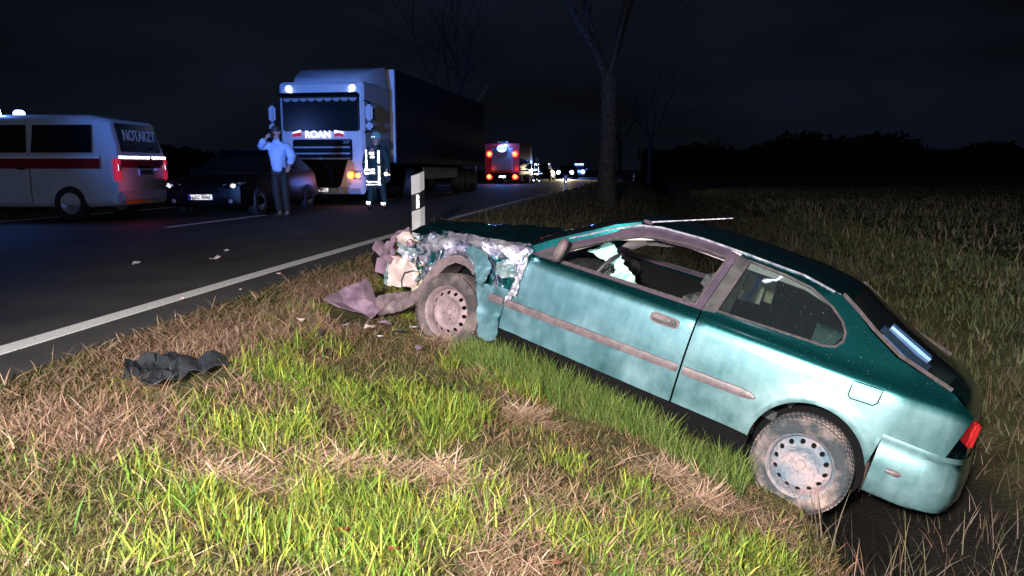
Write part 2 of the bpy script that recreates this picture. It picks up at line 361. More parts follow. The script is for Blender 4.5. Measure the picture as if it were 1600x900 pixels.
_ga = gnd.data.color_attributes.new('Col', 'FLOAT_COLOR', 'POINT'); _gc = np.repeat(_w.reshape(-1, 1), 4, 1).astype(np.float32); _gc[:, 3] = 1; _ga.data.foreach_set('color', _gc.ravel())

# road
def asphalt():
    m, nt, b = new_mat('asphalt'); L = nt.links; N = nt.nodes.new
    tc = N('ShaderNodeTexCoord'); n = N('ShaderNodeTexNoise'); n.inputs['Scale'].default_value = 1.1; n.inputs['Detail'].default_value = 10; L.new(tc.outputs['Object'], n.inputs['Vector'])
    v = N('ShaderNodeTexVoronoi'); v.inputs['Scale'].default_value = 95; L.new(tc.outputs['Object'], v.inputs['Vector'])
    r = N('ShaderNodeValToRGB'); r.color_ramp.elements[0].position = .3; r.color_ramp.elements[0].color = (.045, .045, .045, 1); r.color_ramp.elements[1].position = .7; r.color_ramp.elements[1].color = (.095, .092, .088, 1)
    L.new(n.outputs['Fac'], r.inputs[0])
    mx = N('ShaderNodeMixRGB'); mx.blend_type = 'MULTIPLY'; mx.inputs[0].default_value = .5; L.new(r.outputs[0], mx.inputs[1]); L.new(v.outputs['Color'], mx.inputs[2]); L.new(mx.outputs[0], b.inputs['Base Color'])
    mr = N('ShaderNodeMapRange'); mr.inputs[3].default_value = .58; mr.inputs[4].default_value = .80; L.new(n.outputs['Fac'], mr.inputs[0]); L.new(mr.outputs[0], b.inputs['Roughness'])
    bp = N('ShaderNodeBump'); bp.inputs['Strength'].default_value = .55; bp.inputs['Distance'].default_value = .008; L.new(v.outputs['Distance'], bp.inputs['Height']); L.new(bp.outputs[0], b.inputs['Normal'])
asphalt()
ry = np.concatenate([np.arange(-12, 60, 1.0), np.geomspace(60, 600, 40)])
def strip(name, s0, s1, y0, y1, z, mat, parent, n=None):
    yy = ry[(ry > y0) & (ry < y1)]; yy = np.concatenate([[y0], yy, [y1]])
    b = MB(); V = []
    for y in yy:
        for s in (s0, s1):
            p = road_frame(s, y, z); V.append(p)
        for s in (s0, s1): V.append(road_frame(s, y, z - .03))
    Fs = []
    for i in range(len(yy) - 1):
        a = i * 4; c = a + 4; Fs += [(a, a + 1, c + 1, c), (a + 1, a + 3, c + 3, c + 1), (a, c, c + 2, a + 2)]
    b.add(V, Fs); return b.build(name, mat, parent)
road = strip('road', -8.55, .43, -12, 600, .006, 'asphalt', None); tag(road, kind='structure')
# crumbled edge of the asphalt
def line_mat():
    m, nt, b = new_mat('road_paint'); L = nt.links; N = nt.nodes.new
    tc = N('ShaderNodeTexCoord'); n = N('ShaderNodeTexNoise'); n.inputs['Scale'].default_value = 70; n.inputs['Detail'].default_value = 5; L.new(tc.outputs['Object'], n.inputs['Vector'])
    r = N('ShaderNodeValToRGB'); r.color_ramp.elements[0].position = .30; r.color_ramp.elements[0].color = (.45, .45, .45, 1); r.color_ramp.elements[1].position = .46; r.color_ramp.elements[1].color = (.88, .88, .88, 1)
    L.new(n.outputs['Fac'], r.inputs[0]); L.new(r.outputs[0], b.inputs['Base Color']); b.inputs['Roughness'].default_value = .6
    bp = N('ShaderNodeBump'); bp.inputs['Strength'].default_value = .5; bp.inputs['Distance'].default_value = .006; L.new(n.outputs['Fac'], bp.inputs['Height']); L.new(bp.outputs[0], b.inputs['Normal'])
line_mat()
strip('edge_line', -.075, .075, -12, 500, .011, 'road_paint', road)
strip('edge_line', -8.35, -8.22, -12, 500, .011, 'road_paint', road)
for y0 in (1.0, 13.2, 25.0, 32.4, 40.0, 48, 56, 64, 72, 84, 96, 108): strip('centre_dash', -4.36, -4.24, y0, y0 + (3.6 if y0 < 15 else 3.0), .011, 'road_paint', road)

# ------------------------------------------------------------------ the wrecked car (local frame: x to the rear, y to its right, z up; its left side faces us)
_pf = CAMV + ray(700, 488) * 5.75; _pr = CAMV + ray(1250, 727) * 4.57
WB = float(np.linalg.norm(_pr - _pf)); EX = (_pr - _pf) / WB
_h = np.cross([0, 0, 1.], EX); _h /= np.linalg.norm(_h); _h = -_h if _h[1] > 0 else _h
_u = np.cross(EX, _h); _u = -_u if _u[2] < 0 else _u
_c, _s = math.cos(R_(4)), math.sin(R_(4)); EY = -(_c * _h + _s * _u); EZ = _c * _u - _s * _h     # EY: towards the right-hand side of the car
OC = _pf + EY * .80 - EZ * .285
CARM = Matrix(((EX[0], EY[0], EZ[0], OC[0]), (EX[1], EY[1], EZ[1], OC[1]), (EX[2], EY[2], EZ[2], OC[2]), (0, 0, 0, 1)))
AX = np.array([EX, EY, EZ]); _o = AX @ (CAMV - OC)
def cl(px, py, y):
    """point of the car's plane y = const seen at a pixel"""
    d = AX @ ray(px, py); t = (y - _o[1]) / d[1]; p = _o + t * d; return (float(p[0]), float(p[1]), float(p[2]))
def zsh(x): return float(np.interp(x, [.3, .9, 1.4, 1.8, 3.4], [.845, .86, .88, .90, .90]))
def Yp(x, z):
    zz = z - zsh(x) + .885
    y = float(np.interp(zz, [0, .18, .30, .42, .55, .68, .80, .86, .885, .955, 1.30, 1.36, 1.42], [.78, .79, .822, .838, .846, .846, .838, .832, .824, .776, .60, .52, .40]))
    y *= float(np.interp(x, [-.8, -.4, .2, 2.7, 3.0, 3.3, 3.42], [.80, .94, 1, 1, .975, .90, .82]))
    r = math.hypot(x - WB, z - .33); y += .016 * math.exp(-((r - .37) / .035) ** 2) if z < .8 else 0
    return y
def inpoly(x, y, poly):
    c = False; j = len(poly) - 1
    for i in range(len(poly)):
        if (poly[i][1] > y) != (poly[j][1] > y) and x < (poly[j][0] - poly[i][0]) * (y - poly[i][1]) / (poly[j][1] - poly[i][1] + 1e-12) + poly[i][0]: c = not c
        j = i
    return c
def densify(poly, d):
    out = []
    for i, p in enumerate(poly):
        q = poly[(i + 1) % len(poly)]; n = max(1, int(math.hypot(q[0] - p[0], q[1] - p[1]) / d))
        out += [(p[0] + (q[0] - p[0]) * k / n, p[1] + (q[1] - p[1]) * k / n) for k in range(n)]
    return out
def tri2d(outer, holes=(), sp=.05, grid=None, jitter=0):
    outer = densify(outer, sp); holes = [densify(h, sp) for h in holes]
    pts = list(outer); edges = [(i, (i + 1) % len(outer)) for i in range(len(outer))]
    for h in holes:
        o = len(pts); pts += h; edges += [(o + i, o + (i + 1) % len(h)) for i in range(len(h))]
    if grid is None:
        xs = [p[0] for p in outer]; ys = [p[1] for p in outer]
        grid = [(x + random.uniform(-1, 1) * jitter * sp, y + random.uniform(-1, 1) * jitter * sp) for x in np.arange(min(xs), max(xs), sp) for y in np.arange(min(ys), max(ys), sp)]
    bd = np.array(pts)
    for g in grid:
        if inpoly(*g, outer) and not any(inpoly(*g, h) for h in holes) and np.min((bd[:, 0] - g[0]) ** 2 + (bd[:, 1] - g[1]) ** 2) > (sp * .35) ** 2: pts.append((float(g[0]), float(g[1])))
    r = delaunay_2d_cdt([Vector(p) for p in pts], edges, [], 0, 1e-6)
    P = [(v.x, v.y) for v in r[0]]; T = []
    for f in r[2]:
        cx = sum(P[i][0] for i in f) / len(f); cy = sum(P[i][1] for i in f) / len(f)
        if inpoly(cx, cy, outer) and not any(inpoly(cx, cy, h) for h in holes): T.append(tuple(f))
    return P, T
def sheet(name, P3, T, mat, parent, thick, smooth=40, ndir=None):
    """triangulated sheet given thickness towards the inside"""
    n = len(P3); V = [Vector(p) for p in P3]; N = [Vector((0, 0, 0)) for _ in V]
    for f in T:
        k = (V[f[1]] - V[f[0]]).cross(V[f[2]] - V[f[0]])
        for i in f: N[i] += k
    if ndir is not None:
        sgn = 1 if sum(k.dot(Vector(ndir)) for k in N) > 0 else -1
    else: sgn = 1
    B = [v - (k.normalized() * thick * sgn if k.length > 0 else Vector()) for v, k in zip(V, N)]
    ed = {}
    for f in T:
        for a, b in zip(f, f[1:] + f[:1]): ed.setdefault((min(a, b), max(a, b)), []).append((a, b))
    Fs = [tuple(f) for f in T] + [tuple(i + n for i in reversed(f)) for f in T] + [(b, a, a + n, b + n) for (a, b) in [e[0] for e in ed.values() if len(e) == 1]]
    return raw(name, V + B, Fs, mat, parent, smooth)
def side_panel(name, outer, holes, side, mat, parent, off=0., thick=.012, sp=.05, dent=None):
    """body panel drawn in (x, z), wrapped on the body side; side -1 is the left of the car"""
    xs = [p[0] for p in outer]; zs = [p[1] for p in outer]; g = []
    for zz in (.20, .25, .30, .36, .42, .48, .55, .62, .68, .74, .80, .86, .885, .92, .955, 1.0, 1.05, 1.10, 1.15, 1.2, 1.25, 1.3, 1.33, 1.36):
        for x in np.arange(min(xs) + .01, max(xs), sp): g.append((x, zz + zsh(x) - .885))
    if min(zs) < .6: g += [(WB + r * math.cos(a), .33 + r * math.sin(a)) for r in (.36, .385, .41, .44) for a in np.linspace(0, math.pi, 28)]
    P, T = tri2d(outer, holes, sp, g)
    P3 = [(x, side * (Yp(x, z) + off - (dent(x, z) if dent else 0)), z) for x, z in P]
    return sheet(name, P3, T, mat, parent, thick, 35, (0, side, 0))
def foil(name, px, y0, amp, mat, parent, sp=7, freq=7., seed=0, thick=.004, ys=None, smooth=50):
    """crumpled sheet: outline in photo pixels on the plane y0 (or a tilted plane), folded in and out"""
    rj = random.Random(seed + 5); px = [(x + rj.uniform(-1.3, 1.3), y + rj.uniform(-1.3, 1.3)) for x, y in densify(px, 3.4)]
    P, T = tri2d(px, (), max(2.2, sp * .5), None, .35); P3 = []
    for x, y in P:
        yy = y0 if ys is None else ys(x, y)
        q = Vector(cl(x, y, yy)); k = Vector((seed * 3.1, seed * 1.7, seed))
        w_ = Vector((q.x * .6 + q.z * .8, 0, (q.z * .6 - q.x * .8) * 2.0)); w_ += Vector((.06, 0, .06)) * mnoise.noise(q * 9 + k)
        d = amp * (abs(mnoise.noise(w_ * freq + k)) * 2.8 - .6) + amp * .30 * (abs(mnoise.noise(w_ * freq * 2.6 + k * 2)) * 2.2 - .5)
        P3.append((q.x + mnoise.noise(q * freq * 1.3 + k) * amp * .5, q.y - d, q.z + mnoise.noise(q * freq * 1.3 - k) * amp * .3))
    return sheet(name, P3, T, mat, parent, thick, smooth, (0, -1, 0))

car = empty('wrecked_car', mat=CARM)
tag(car, 'crashed teal hatchback with smashed front and open driver window, tail down in the ditch', 'car')

DOOR = [(.52, .915), (.505, .80), (.50, .71), (.465, .54), (.455, .42), (.46, .34), (1.785, .34), (1.785, .957)]
FRAME = [(.53, .918), (1.785, .960), (1.855, 1.338), (1.78, 1.350), (1.59, 1.357), (1.41, 1.352), (1.25, 1.337), (1.16, 1.312), (1.01, 1.245), (.86, 1.160), (.74, 1.088)]
DWIN = [(.60, .935), (1.735, .978), (1.800, 1.300), (1.66, 1.306), (1.54, 1.305), (1.33, 1.285), (1.2, 1.258), (1.04, 1.190), (.89, 1.102), (.76, 1.025)]
ARCH = [(WB + .335 * math.cos(a), .335 + .345 * math.sin(a)) for a in np.linspace(math.pi, .32, 22)]
QUART = [(1.797, .34)] + [(2.29, .34)] + ARCH + [(2.985, .635), (3.31, .645), (3.37, .90), (3.24, .985), (2.90, 1.075), (2.73, 1.165), (2.60, 1.255), (2.50, 1.305), (2.27, 1.345), (2.01, 1.362), (1.87, 1.358), (1.866, 1.34), (1.797, .962)]
QWIN = [(1.875, .985), (2.24, .997), (2.52, 1.004), (2.585, 1.02), (2.615, 1.06), (2.61, 1.11), (2.57, 1.165), (2.49, 1.222), (2.34, 1.287), (2.17, 1.312), (1.935, 1.325)]
def door_dent(x, z): return .010 * mnoise.noise(Vector((x * 2.1, z * 2.5, 3.3))) + .02 * math.exp(-((x - .5) / .12) ** 2) * (.5 + mnoise.noise(Vector((x * 9, z * 9, 1))))
M('frame_metal', (.075, .056, .090), (.13, .095, .14), 6, .28, metal=.5)
def ring_strip(name, poly, w, side, mat, parent, off, thick=.02):
    """moulding that follows a closed outline on the body side"""
    pts = [(x, side * (Yp(x, z) + off), z) for x, z in densify(poly, .04)]
    b = MB(); b.tube(pts + [pts[0]], w, 6, False); return b.build(name, mat, parent, 50)

for side in (-1, 1):
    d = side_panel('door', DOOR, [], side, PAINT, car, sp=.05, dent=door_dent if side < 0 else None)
    fr = side_panel('window_frame', FRAME, [DWIN], side, 'frame_metal', d, off=-.004, thick=.03, sp=.045)
    ring_strip('window_seal', DWIN, .009, side, 'seal' if side < 0 else 'rubber', d, -.002)
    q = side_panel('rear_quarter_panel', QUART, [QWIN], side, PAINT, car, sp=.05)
    ring_strip('window_trim', QWIN, .008, side, 'seal', q, .002)
    # dark pillar trim between the two windows
    side_panel('pillar_trim', [(1.792, .962), (1.872, .972), (1.935, 1.33), (1.862, 1.338)], [], side, 'dark_plastic', q, off=.006, thick=.008, sp=.05)
    P, T = tri2d(QWIN, (), .09); gl = sheet('side_window', [(x, side * (Yp(x, z) - .008), z) for x, z in P], T, WIN, q, .004, 40, (0, side, 0))
    # inner lining of the roof rail and pillars
    side_panel('roof_rail_lining', [(1.02, 1.175), (1.3, 1.262), (1.5, 1.282), (1.82, 1.272), (2.3, 1.26), (2.5, 1.21), (2.5, 1.30), (2.0, 1.36), (1.5, 1.352), (1.2, 1.33), (1.0, 1.25), (.72, 1.09), (.62, .98), (.72, .98)], [], side, 'trim_lining', car, off=-.055, thick=.01, sp=.06)
    side_panel('pillar_lining', [(1.80, .70), (1.93, .70), (1.95, 1.29), (1.84, 1.29)], [], side, 'cream_trim' if side > 0 else 'dark_plastic', car, off=-.06, thick=.01, sp=.06)
    side_panel('cabin_side_lining', [(.55, .35), (2.3, .35), (2.3, .92), (.55, .90)], [], side, 'black', car, off=-.07, thick=.01, sp=.15)
    # sill tucked under the doors
    b = MB(); b.loft([[(x, side * .745, .17), (x, side * .80, .19), (x, side * .812, .33), (x, side * .74, .345)] for x in (.40, 1.2, 2.31)]); b.build('sill', 'black', car, 30)
    # rub strips
    for x0, x1, nm in ((.335, .455, 'fender'), (.475, 1.775, 'door'), (1.81, 2.28, 'quarter')):
        if nm == 'fender' and side > 0: continue
        xs = np.linspace(x0, x1, 14); b = MB(); secs = []
        for i, x in enumerate(xs):
            t = (x - .33) / 1.95; zc = .535 + .045 * min(t, 1); hh = .030
            if nm == 'quarter' and i > 10: hh = .030 * math.sqrt(max(.06, 1 - ((i - 10) / 3.1) ** 2))
            y = Yp(x, zc) ; secs.append([(x, side * (y - .004), zc - hh), (x, side * (y + .012), zc - hh * .85), (x, side * (y + .019), zc), (x, side * (y + .012), zc + hh * .85), (x, side * (y - .004), zc + hh)])
        b.loft(secs); b.build('rub_strip', 'strip_plastic', q if nm == 'quarter' else d, 40)
    # door handle: recessed cup, pull and lock
    hx, hz = 1.60, .825; y = Yp(hx, hz)
    def hpt(u, v, dd): return (hx + u, side * (y + dd + (-.25 * v if v > 0 else 0) * .3), hz + v + .02 * u)
    rr = [(.098 * math.copysign(abs(math.cos(a)) ** .45, math.cos(a)), .034 * math.copysign(abs(math.sin(a)) ** .55, math.sin(a))) for a in np.linspace(0, 2 * math.pi, 28, endpoint=False)]
    h = MB(); h.prism(rr, -.01, .008, hpt); ho = h.build('door_handle', 'strip_plastic', d, 30)
    h = MB(); h.prism([(u * .86, v * .74) for u, v in rr], .008, .010, hpt); h.build('handle_cup', 'dark_plastic', ho)
    h = MB(); h.prism([(u * .62 - .018, v * .42 + .012) for u, v in rr], .010, .024, hpt); h.build('handle_pull', 'strip_plastic', ho, 30)
    h = MB(); h.lathe([(0, .016), (.010, .016), (.012, .010)], (hx + .072, 0, hz - .008), 'y', 12)
    o_ = h.build('lock', 'chrome', ho); o_.location = (0, side * y - (0 if side > 0 else .028), 0)
    # fuel flap
    if side < 0:
        fl = [(2.745, .800), (2.76, .785), (2.88, .790), (2.90, .81), (2.905, .890), (2.745, .885)]
        side_panel('fuel_flap', fl, [], side, PAINT, q, off=.004, thick=.006, sp=.05)
        ring_strip('flap_gap', fl, .0035, side, 'black', q, .0035)
    # rear wheel housing
    b = MB(); arcs = []
    for yy, rr_ in ((.815, .350), (.78, .356), (.55, .36)):
        arcs.append([(WB + rr_ * .97 * math.cos(a), side * yy, .335 + rr_ * math.sin(a)) for a in np.linspace(-.15, math.pi + .15, 26)])
    b.loft(arcs, close=False); b.build('wheel_housing', 'lit_mud_liner' if side < 0 else 'black', car, 40)
    b = MB(); b.add([(WB + .35 * math.cos(a), side * .56, .33 + .35 * math.sin(a)) for a in np.linspace(0, 2 * math.pi, 24, endpoint=False)], [tuple(range(24))]); b.build('housing_wall', 'black', car)

# roof, windscreen, hatch
RE = [(.50, .945), (.62, 1.03), (.74, 1.105), (.88, 1.185), (1.01, 1.265), (1.16, 1.33), (1.30, 1.356), (1.6, 1.37), (1.86, 1.365), (2.27, 1.350), (2.50, 1.310)]
def edge_z(x): return float(np.interp(x, [p[0] for p in RE], [p[1] for p in RE]))
def cross(xc, ze, bow, crown, n=13, pull=0.0):
    ye = Yp(xc, ze) - pull
    return [(xc - bow * (1 - t * t), ye * t, ze + crown * (1 - t * t) ** .8) for t in np.linspace(-1, 1, n)]
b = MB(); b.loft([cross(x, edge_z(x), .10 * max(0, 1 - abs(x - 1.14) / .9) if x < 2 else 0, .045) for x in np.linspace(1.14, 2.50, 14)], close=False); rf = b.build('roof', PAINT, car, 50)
b = MB(); b.loft([cross(x, edge_z(x) - .035, 0, .035, pull=.03) for x in np.linspace(1.14, 2.48, 8)], close=False); b.build('headliner', 'trim_lining', car, 50)
b = MB(); b.loft([cross(x, edge_z(x) - .004, bw, .02 + .02 * t) for x, bw, t in [(.52, .22, 0), (.68, .2, .2), (.84, .17, .5), (1.0, .13, .8), (1.135, .10, 1)]], close=False); b.build('windscreen', WSH, car, 50)
for side in (-1, 1):
    b = MB(); secs = []
    for x, z in [(.45, .915)] + RE[:6]:
        y = Yp(x, z)
        secs.append([(x - .015, side * (y - .05), z + .012), (x, side * (y + .004), z + .016), (x + .02, side * (y + .012), z - .03), (x + .02, side * (y - .04), z - .03)])
    b.loft(secs); b.build('windscreen_pillar', PAINT, car, 40)
    b = MB(); b.tube([(x, side * (Yp(x, z) + .006), z + .002) for x, z in [(.74, 1.095), (.88, 1.172), (1.01, 1.253), (1.16, 1.32), (1.30, 1.346), (1.6, 1.36), (1.86, 1.355), (2.27, 1.34), (2.47, 1.305)]], .007, 6); b.build('drip_moulding', 'bare_metal' if side < 0 else 'rubber', rf, 60)
def hsec(x, z, crown, bow=0): return [(x + bow * (1 - t * t), (Yp(x - .1, min(z, 1.31)) - .02) * t, z + crown * (1 - t * t)) for t in np.linspace(-1, 1, 13)]
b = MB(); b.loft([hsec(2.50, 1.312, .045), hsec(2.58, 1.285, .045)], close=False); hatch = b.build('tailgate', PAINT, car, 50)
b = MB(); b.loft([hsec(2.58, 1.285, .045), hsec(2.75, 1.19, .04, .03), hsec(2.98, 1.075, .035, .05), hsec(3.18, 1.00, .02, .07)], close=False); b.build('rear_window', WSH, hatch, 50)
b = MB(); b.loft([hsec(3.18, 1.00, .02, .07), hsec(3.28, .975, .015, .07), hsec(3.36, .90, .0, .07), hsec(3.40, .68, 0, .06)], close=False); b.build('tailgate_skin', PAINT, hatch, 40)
for side in (-1, 1):
    b = MB(); b.tube([(x, side * (Yp(x, z) + .002), z + .012) for x, z in [(2.52, 1.30), (2.62, 1.245), (2.75, 1.165), (2.92, 1.078), (3.22, .992)]], .013, 6); b.build('tailgate_seal', 'seal', hatch, 50)
    b = MB(); b.bbox((3.375, side * .60, .80), (.035, .20, .15), .012, Matrix.Rotation(R_(-side * 16), 3, 'Z')); b.build('tail_lamp', 'tail_red', car, 40) if 'tail_red' in MATS else M('tail_red', (.25, .01, .012), rough=.25) and b.build('tail_lamp', 'tail_red', car, 40)
b = MB(); b.bbox((2.93, -.36, 1.10), (.34, .20, .10), .03, Matrix.Rotation(R_(24), 3, 'Y')); b.build('parcel_bag', 'blue_item', car, 40)
# rear bumper
b = MB(); secs = []
for t in np.linspace(-1, 1, 25):
    a = t * math.pi / 2; c = abs(math.sin(a)) ** .55 * math.copysign(1, t); k = max(0, math.cos(a)) ** .35
    x = 2.985 + .47 * k; y = .835 * c * (1 if k < .8 else 1)
    def out(dx): return (2.985 + (.47 + dx) * k, y * (1 + dx * .35 / .8))
    secs.append([(*out(0)[:2], .66), (*out(.012), .635), (*out(-.012), .61), (*out(.02), .585), (*out(.03), .50), (*out(.03), .40), (*out(.0), .325), (*out(-.08), .30)])
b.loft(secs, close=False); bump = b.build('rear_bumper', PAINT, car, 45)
b = MB(); b.tube([(3.06 + .04 * i, -(.845 - .012 * i * i * .5), .475) for i in range(6)], [.012, .022, .024, .024, .022, .012], 8); b.build('bumper_strip', 'strip_plastic', bump, 50)
b = MB(); b.bbox((3.16, -.80, .585), (.05, .05, .035), .012); b.build('side_marker', 'tail_red', bump, 40)

# floor, far front wing, engine bay mass
b = MB(); b.box((1.5, 0, .22), (2.2, 1.45, .06)); b.build('floor_pan', 'black', car)
b = MB(); b.box((2.95, 0, .50), (.75, 1.25, .40)); b.build('boot_well', 'black', car)
b = MB(); b.box((.02, .08, .50), (.72, 1.05, .42)); b.box((.44, 0, .62), (.06, 1.5, .55)); b.build('engine_block', 'black', car)

# wheels
def make_wheel(tm, rm, seed):
    root = empty('wheel'); root.parent = car; n = 40
    t = MB(); t.lathe([(.195, -.088), (.215, -.098), (.262, -.100), (.279, -.080), (.285, -.04), (.285, .04), (.279, .08), (.262, .1), (.215, .098), (.195, .088), (.19, 0), (.195, -.088)], n=56)
    ty = t.build('tyre', tm, root, 30)
    tb = MB()
    for k in range(64):
        a = 2 * math.pi * k / 64
        for yy, w in ((-.072, .030), (-.024, .034), (.024, .034), (.072, .030)):
            rr = .287 if abs(yy) < .05 else .2845
            tb.box((rr * math.cos(a + yy * .8), yy, rr * math.sin(a + yy * .8)), (.008, w, .0205), Matrix.Rotation(-(a + yy * .8), 3, 'Y'))
    tb.build('tread_blocks', tm, ty)
    # pressed steel disc with fourteen round vents
    hp = [[(.146 * math.cos(2 * math.pi * k / 14) + .0155 * math.cos(a), .146 * math.sin(2 * math.pi * k / 14) + .0155 * math.sin(a)) for a in np.linspace(0, 2 * math.pi, 10, endpoint=False)] for k in range(14)]
    out = [(.172 * math.cos(a), .172 * math.sin(a)) for a in np.linspace(0, 2 * math.pi, 48, endpoint=False)]
    g = [(r * math.cos(a), r * math.sin(a)) for r in (.02, .05, .08, .095, .105, .115, .125, .165) for a in np.linspace(0, 2 * math.pi, 36, endpoint=False)]
    P, T = tri2d(out, hp, .02, g)
    def dep(r): return float(np.interp(r, [0, .05, .085, .10, .118, .13, .155, .172], [-.048, -.048, -.046, -.058, -.066, -.064, -.050, -.036]))
    rim = sheet('rim', [(x, dep(math.hypot(x, z)), z) for x, z in P], T, rm, root, .005, 35, (0, -1, 0))
    l = MB(); l.lathe([(.170, -.034), (.176, -.062), (.186, -.082), (.196, -.090), (.200, -.082), (.192, -.05), (.180, .06)], n=48); l.build('rim_lip', rm, rim, 40)
    c = MB(); c.lathe([(0, -.064), (.020, -.064), (.028, -.060), (.032, -.046)], n=20); c.build('hub', rm, rim, 30)
    for k in range(4):
        a = math.pi / 4 + k * math.pi / 2; s = MB(); s.lathe([(0, -.064), (.009, -.064), (.0115, -.058), (.0115, -.044)], (.052 * math.cos(a), 0, .052 * math.sin(a)), n=6); s.build('wheel_nut', rm, rim)
    k = MB(); k.lathe([(0, -.005), (.17, -.005), (.17, .02), (0, .02)], n=24); k.build('brake_drum', 'black', root)
    return root
w = make_wheel('tyre_mud', 'rim_mud', 1); w.location = (0, -.735, .285); w.rotation_euler = (R_(-3), .35, R_(-4))
w = make_wheel('rear_tyre_mud', 'rear_rim_mud', 2); w.location = (WB, -.735, .285); w.rotation_euler = (0, .9, 0)
for xx in (0, WB):
    w = make_wheel('tyre_mud', 'rim_mud', 3); w.location = (xx, .735, .285); w.rotation_euler = (0, .2, math.pi)

# hood, buckled upward, and the far wing
b = MB(); secs = []
for x in np.linspace(-.60, .47, 17):
    row = []
    for t in np.linspace(-1, 1, 19):
        y = t * (.70 - .05 * max(0, -x)); z = float(np.interp(x, [-.6, -.2, .1, .47], [.775, .865, .90, .915])) + .02 * (1 - t * t)
        z += .05 * math.exp(-((x + .12 - .1 * t) / .10) ** 2) * (.7 + .6 * t)          # crease across the sheet
        q = Vector((x * 5, y * 5, 2)); z += .022 * mnoise.noise(q) * (1.3 - t) + .012 * abs(mnoise.noise(q * 2.2)) * (1.2 - t)
        if t < -.55: z -= .10 * (-.55 - t) * (1 + mnoise.noise(Vector((x * 9, 0, 5))) * 2.2)
        row.append((x - .05 * (1 - t * t) * (x < -.2), y, z))
    secs.append(row)
b.loft(secs, close=False); b.build('hood', PAINT, car, 32)
side_panel('front_wing', [(-.55, .55), (-.40, .50), (-.34, .55), (-.2, .66), (0, .70), (.2, .66), (.34, .5), (.38, .30), (.44, .32), (.46, .60), (.50, .9), (.1, .87), (-.5, .75)], [], 1, PAINT, car, sp=.06)

# crushed left front: torn wing, lamps, panel edges
def torn_mat():
    m, nt, b = new_mat('torn_paint'); L = nt.links; N = nt.nodes.new
    tc = N('ShaderNodeTexCoord'); mp = N('ShaderNodeMapping'); mp.inputs['Scale'].default_value = (5, 5, 9); mp.inputs['Rotation'].default_value = (0, R_(35), 0); L.new(tc.outputs['Object'], mp.inputs[0])
    n = N('ShaderNodeTexNoise'); n.inputs['Scale'].default_value = 1.5; n.inputs['Detail'].default_value = 7; n.inputs['Distortion'].default_value = 1.4; L.new(mp.outputs[0], n.inputs['Vector'])
    r = N('ShaderNodeValToRGB'); e = r.color_ramp.elements; e[0].position = .47; e[0].color = (.010, .13, .135, 1); e[1].position = .52; e[1].color = (.52, .50, .66, 1)
    k = e.new(.30); k.color = (.012, .05, .06, 1); k = e.new(.66); k.color = (.72, .72, .80, 1)
    L.new(n.outputs['Fac'], r.inputs[0]); L.new(r.outputs[0], b.inputs['Base Color']); b.inputs['Metallic'].default_value = .6; b.inputs['Roughness'].default_value = .30
torn_mat()
WING = [(652, 366), (690, 360), (745, 368), (800, 378), (828, 380), (834, 392), (826, 418), (806, 440), (790, 466), (781, 500), (778, 528), (748, 524), (747, 478), (746, 436), (726, 414), (704, 406), (680, 424), (660, 438), (650, 410)]
def crushed_mat():
    """paint flaked off along the creases (stored per point): teal, mauve primer, bare metal"""
    m, nt, b = new_mat('crushed_paint'); L = nt.links; N = nt.nodes.new
    a = N('ShaderNodeAttribute'); a.attribute_name = 'Col'; tc = N('ShaderNodeTexCoord'); n = N('ShaderNodeTexNoise'); n.inputs['Scale'].default_value = 17; n.inputs['Detail'].default_value = 4; n.inputs['Distortion'].default_value = .8; L.new(tc.outputs['Object'], n.inputs['Vector'])
    q = N('ShaderNodeMath'); q.operation = 'MULTIPLY_ADD'; q.inputs[1].default_value = 1.0; L.new(n.outputs['Fac'], q.inputs[0]); L.new(a.outputs['Fac'], q.inputs[2])
    r = N('ShaderNodeValToRGB'); e = r.color_ramp.elements; e[0].position = .40; e[0].color = (.006, .085, .095, 1); e[1].position = 1.0; e[1].color = (.74, .72, .82, 1)
    for p_, c_ in ((.66, (.012, .15, .16)), (.72, (.14, .14, .24)), (.80, (.46, .44, .57))): k = e.new(p_); k.color = (*c_, 1)
    L.new(q.outputs[0], r.inputs[0]); L.new(r.outputs[0], b.inputs['Base Color']); b.inputs['Metallic'].default_value = .75; b.inputs['Roughness'].default_value = .26
crushed_mat()
def pdist(x, y, line):
    best = 1e9
    for (ax, ay), (bx, by) in zip(line, line[1:]):
        dx, dy = bx - ax, by - ay; t = max(0, min(1, ((x - ax) * dx + (y - ay) * dy) / (dx * dx + dy * dy + 1e-9))); best = min(best, math.hypot(x - ax - t * dx, y - ay - t * dy))
    return best
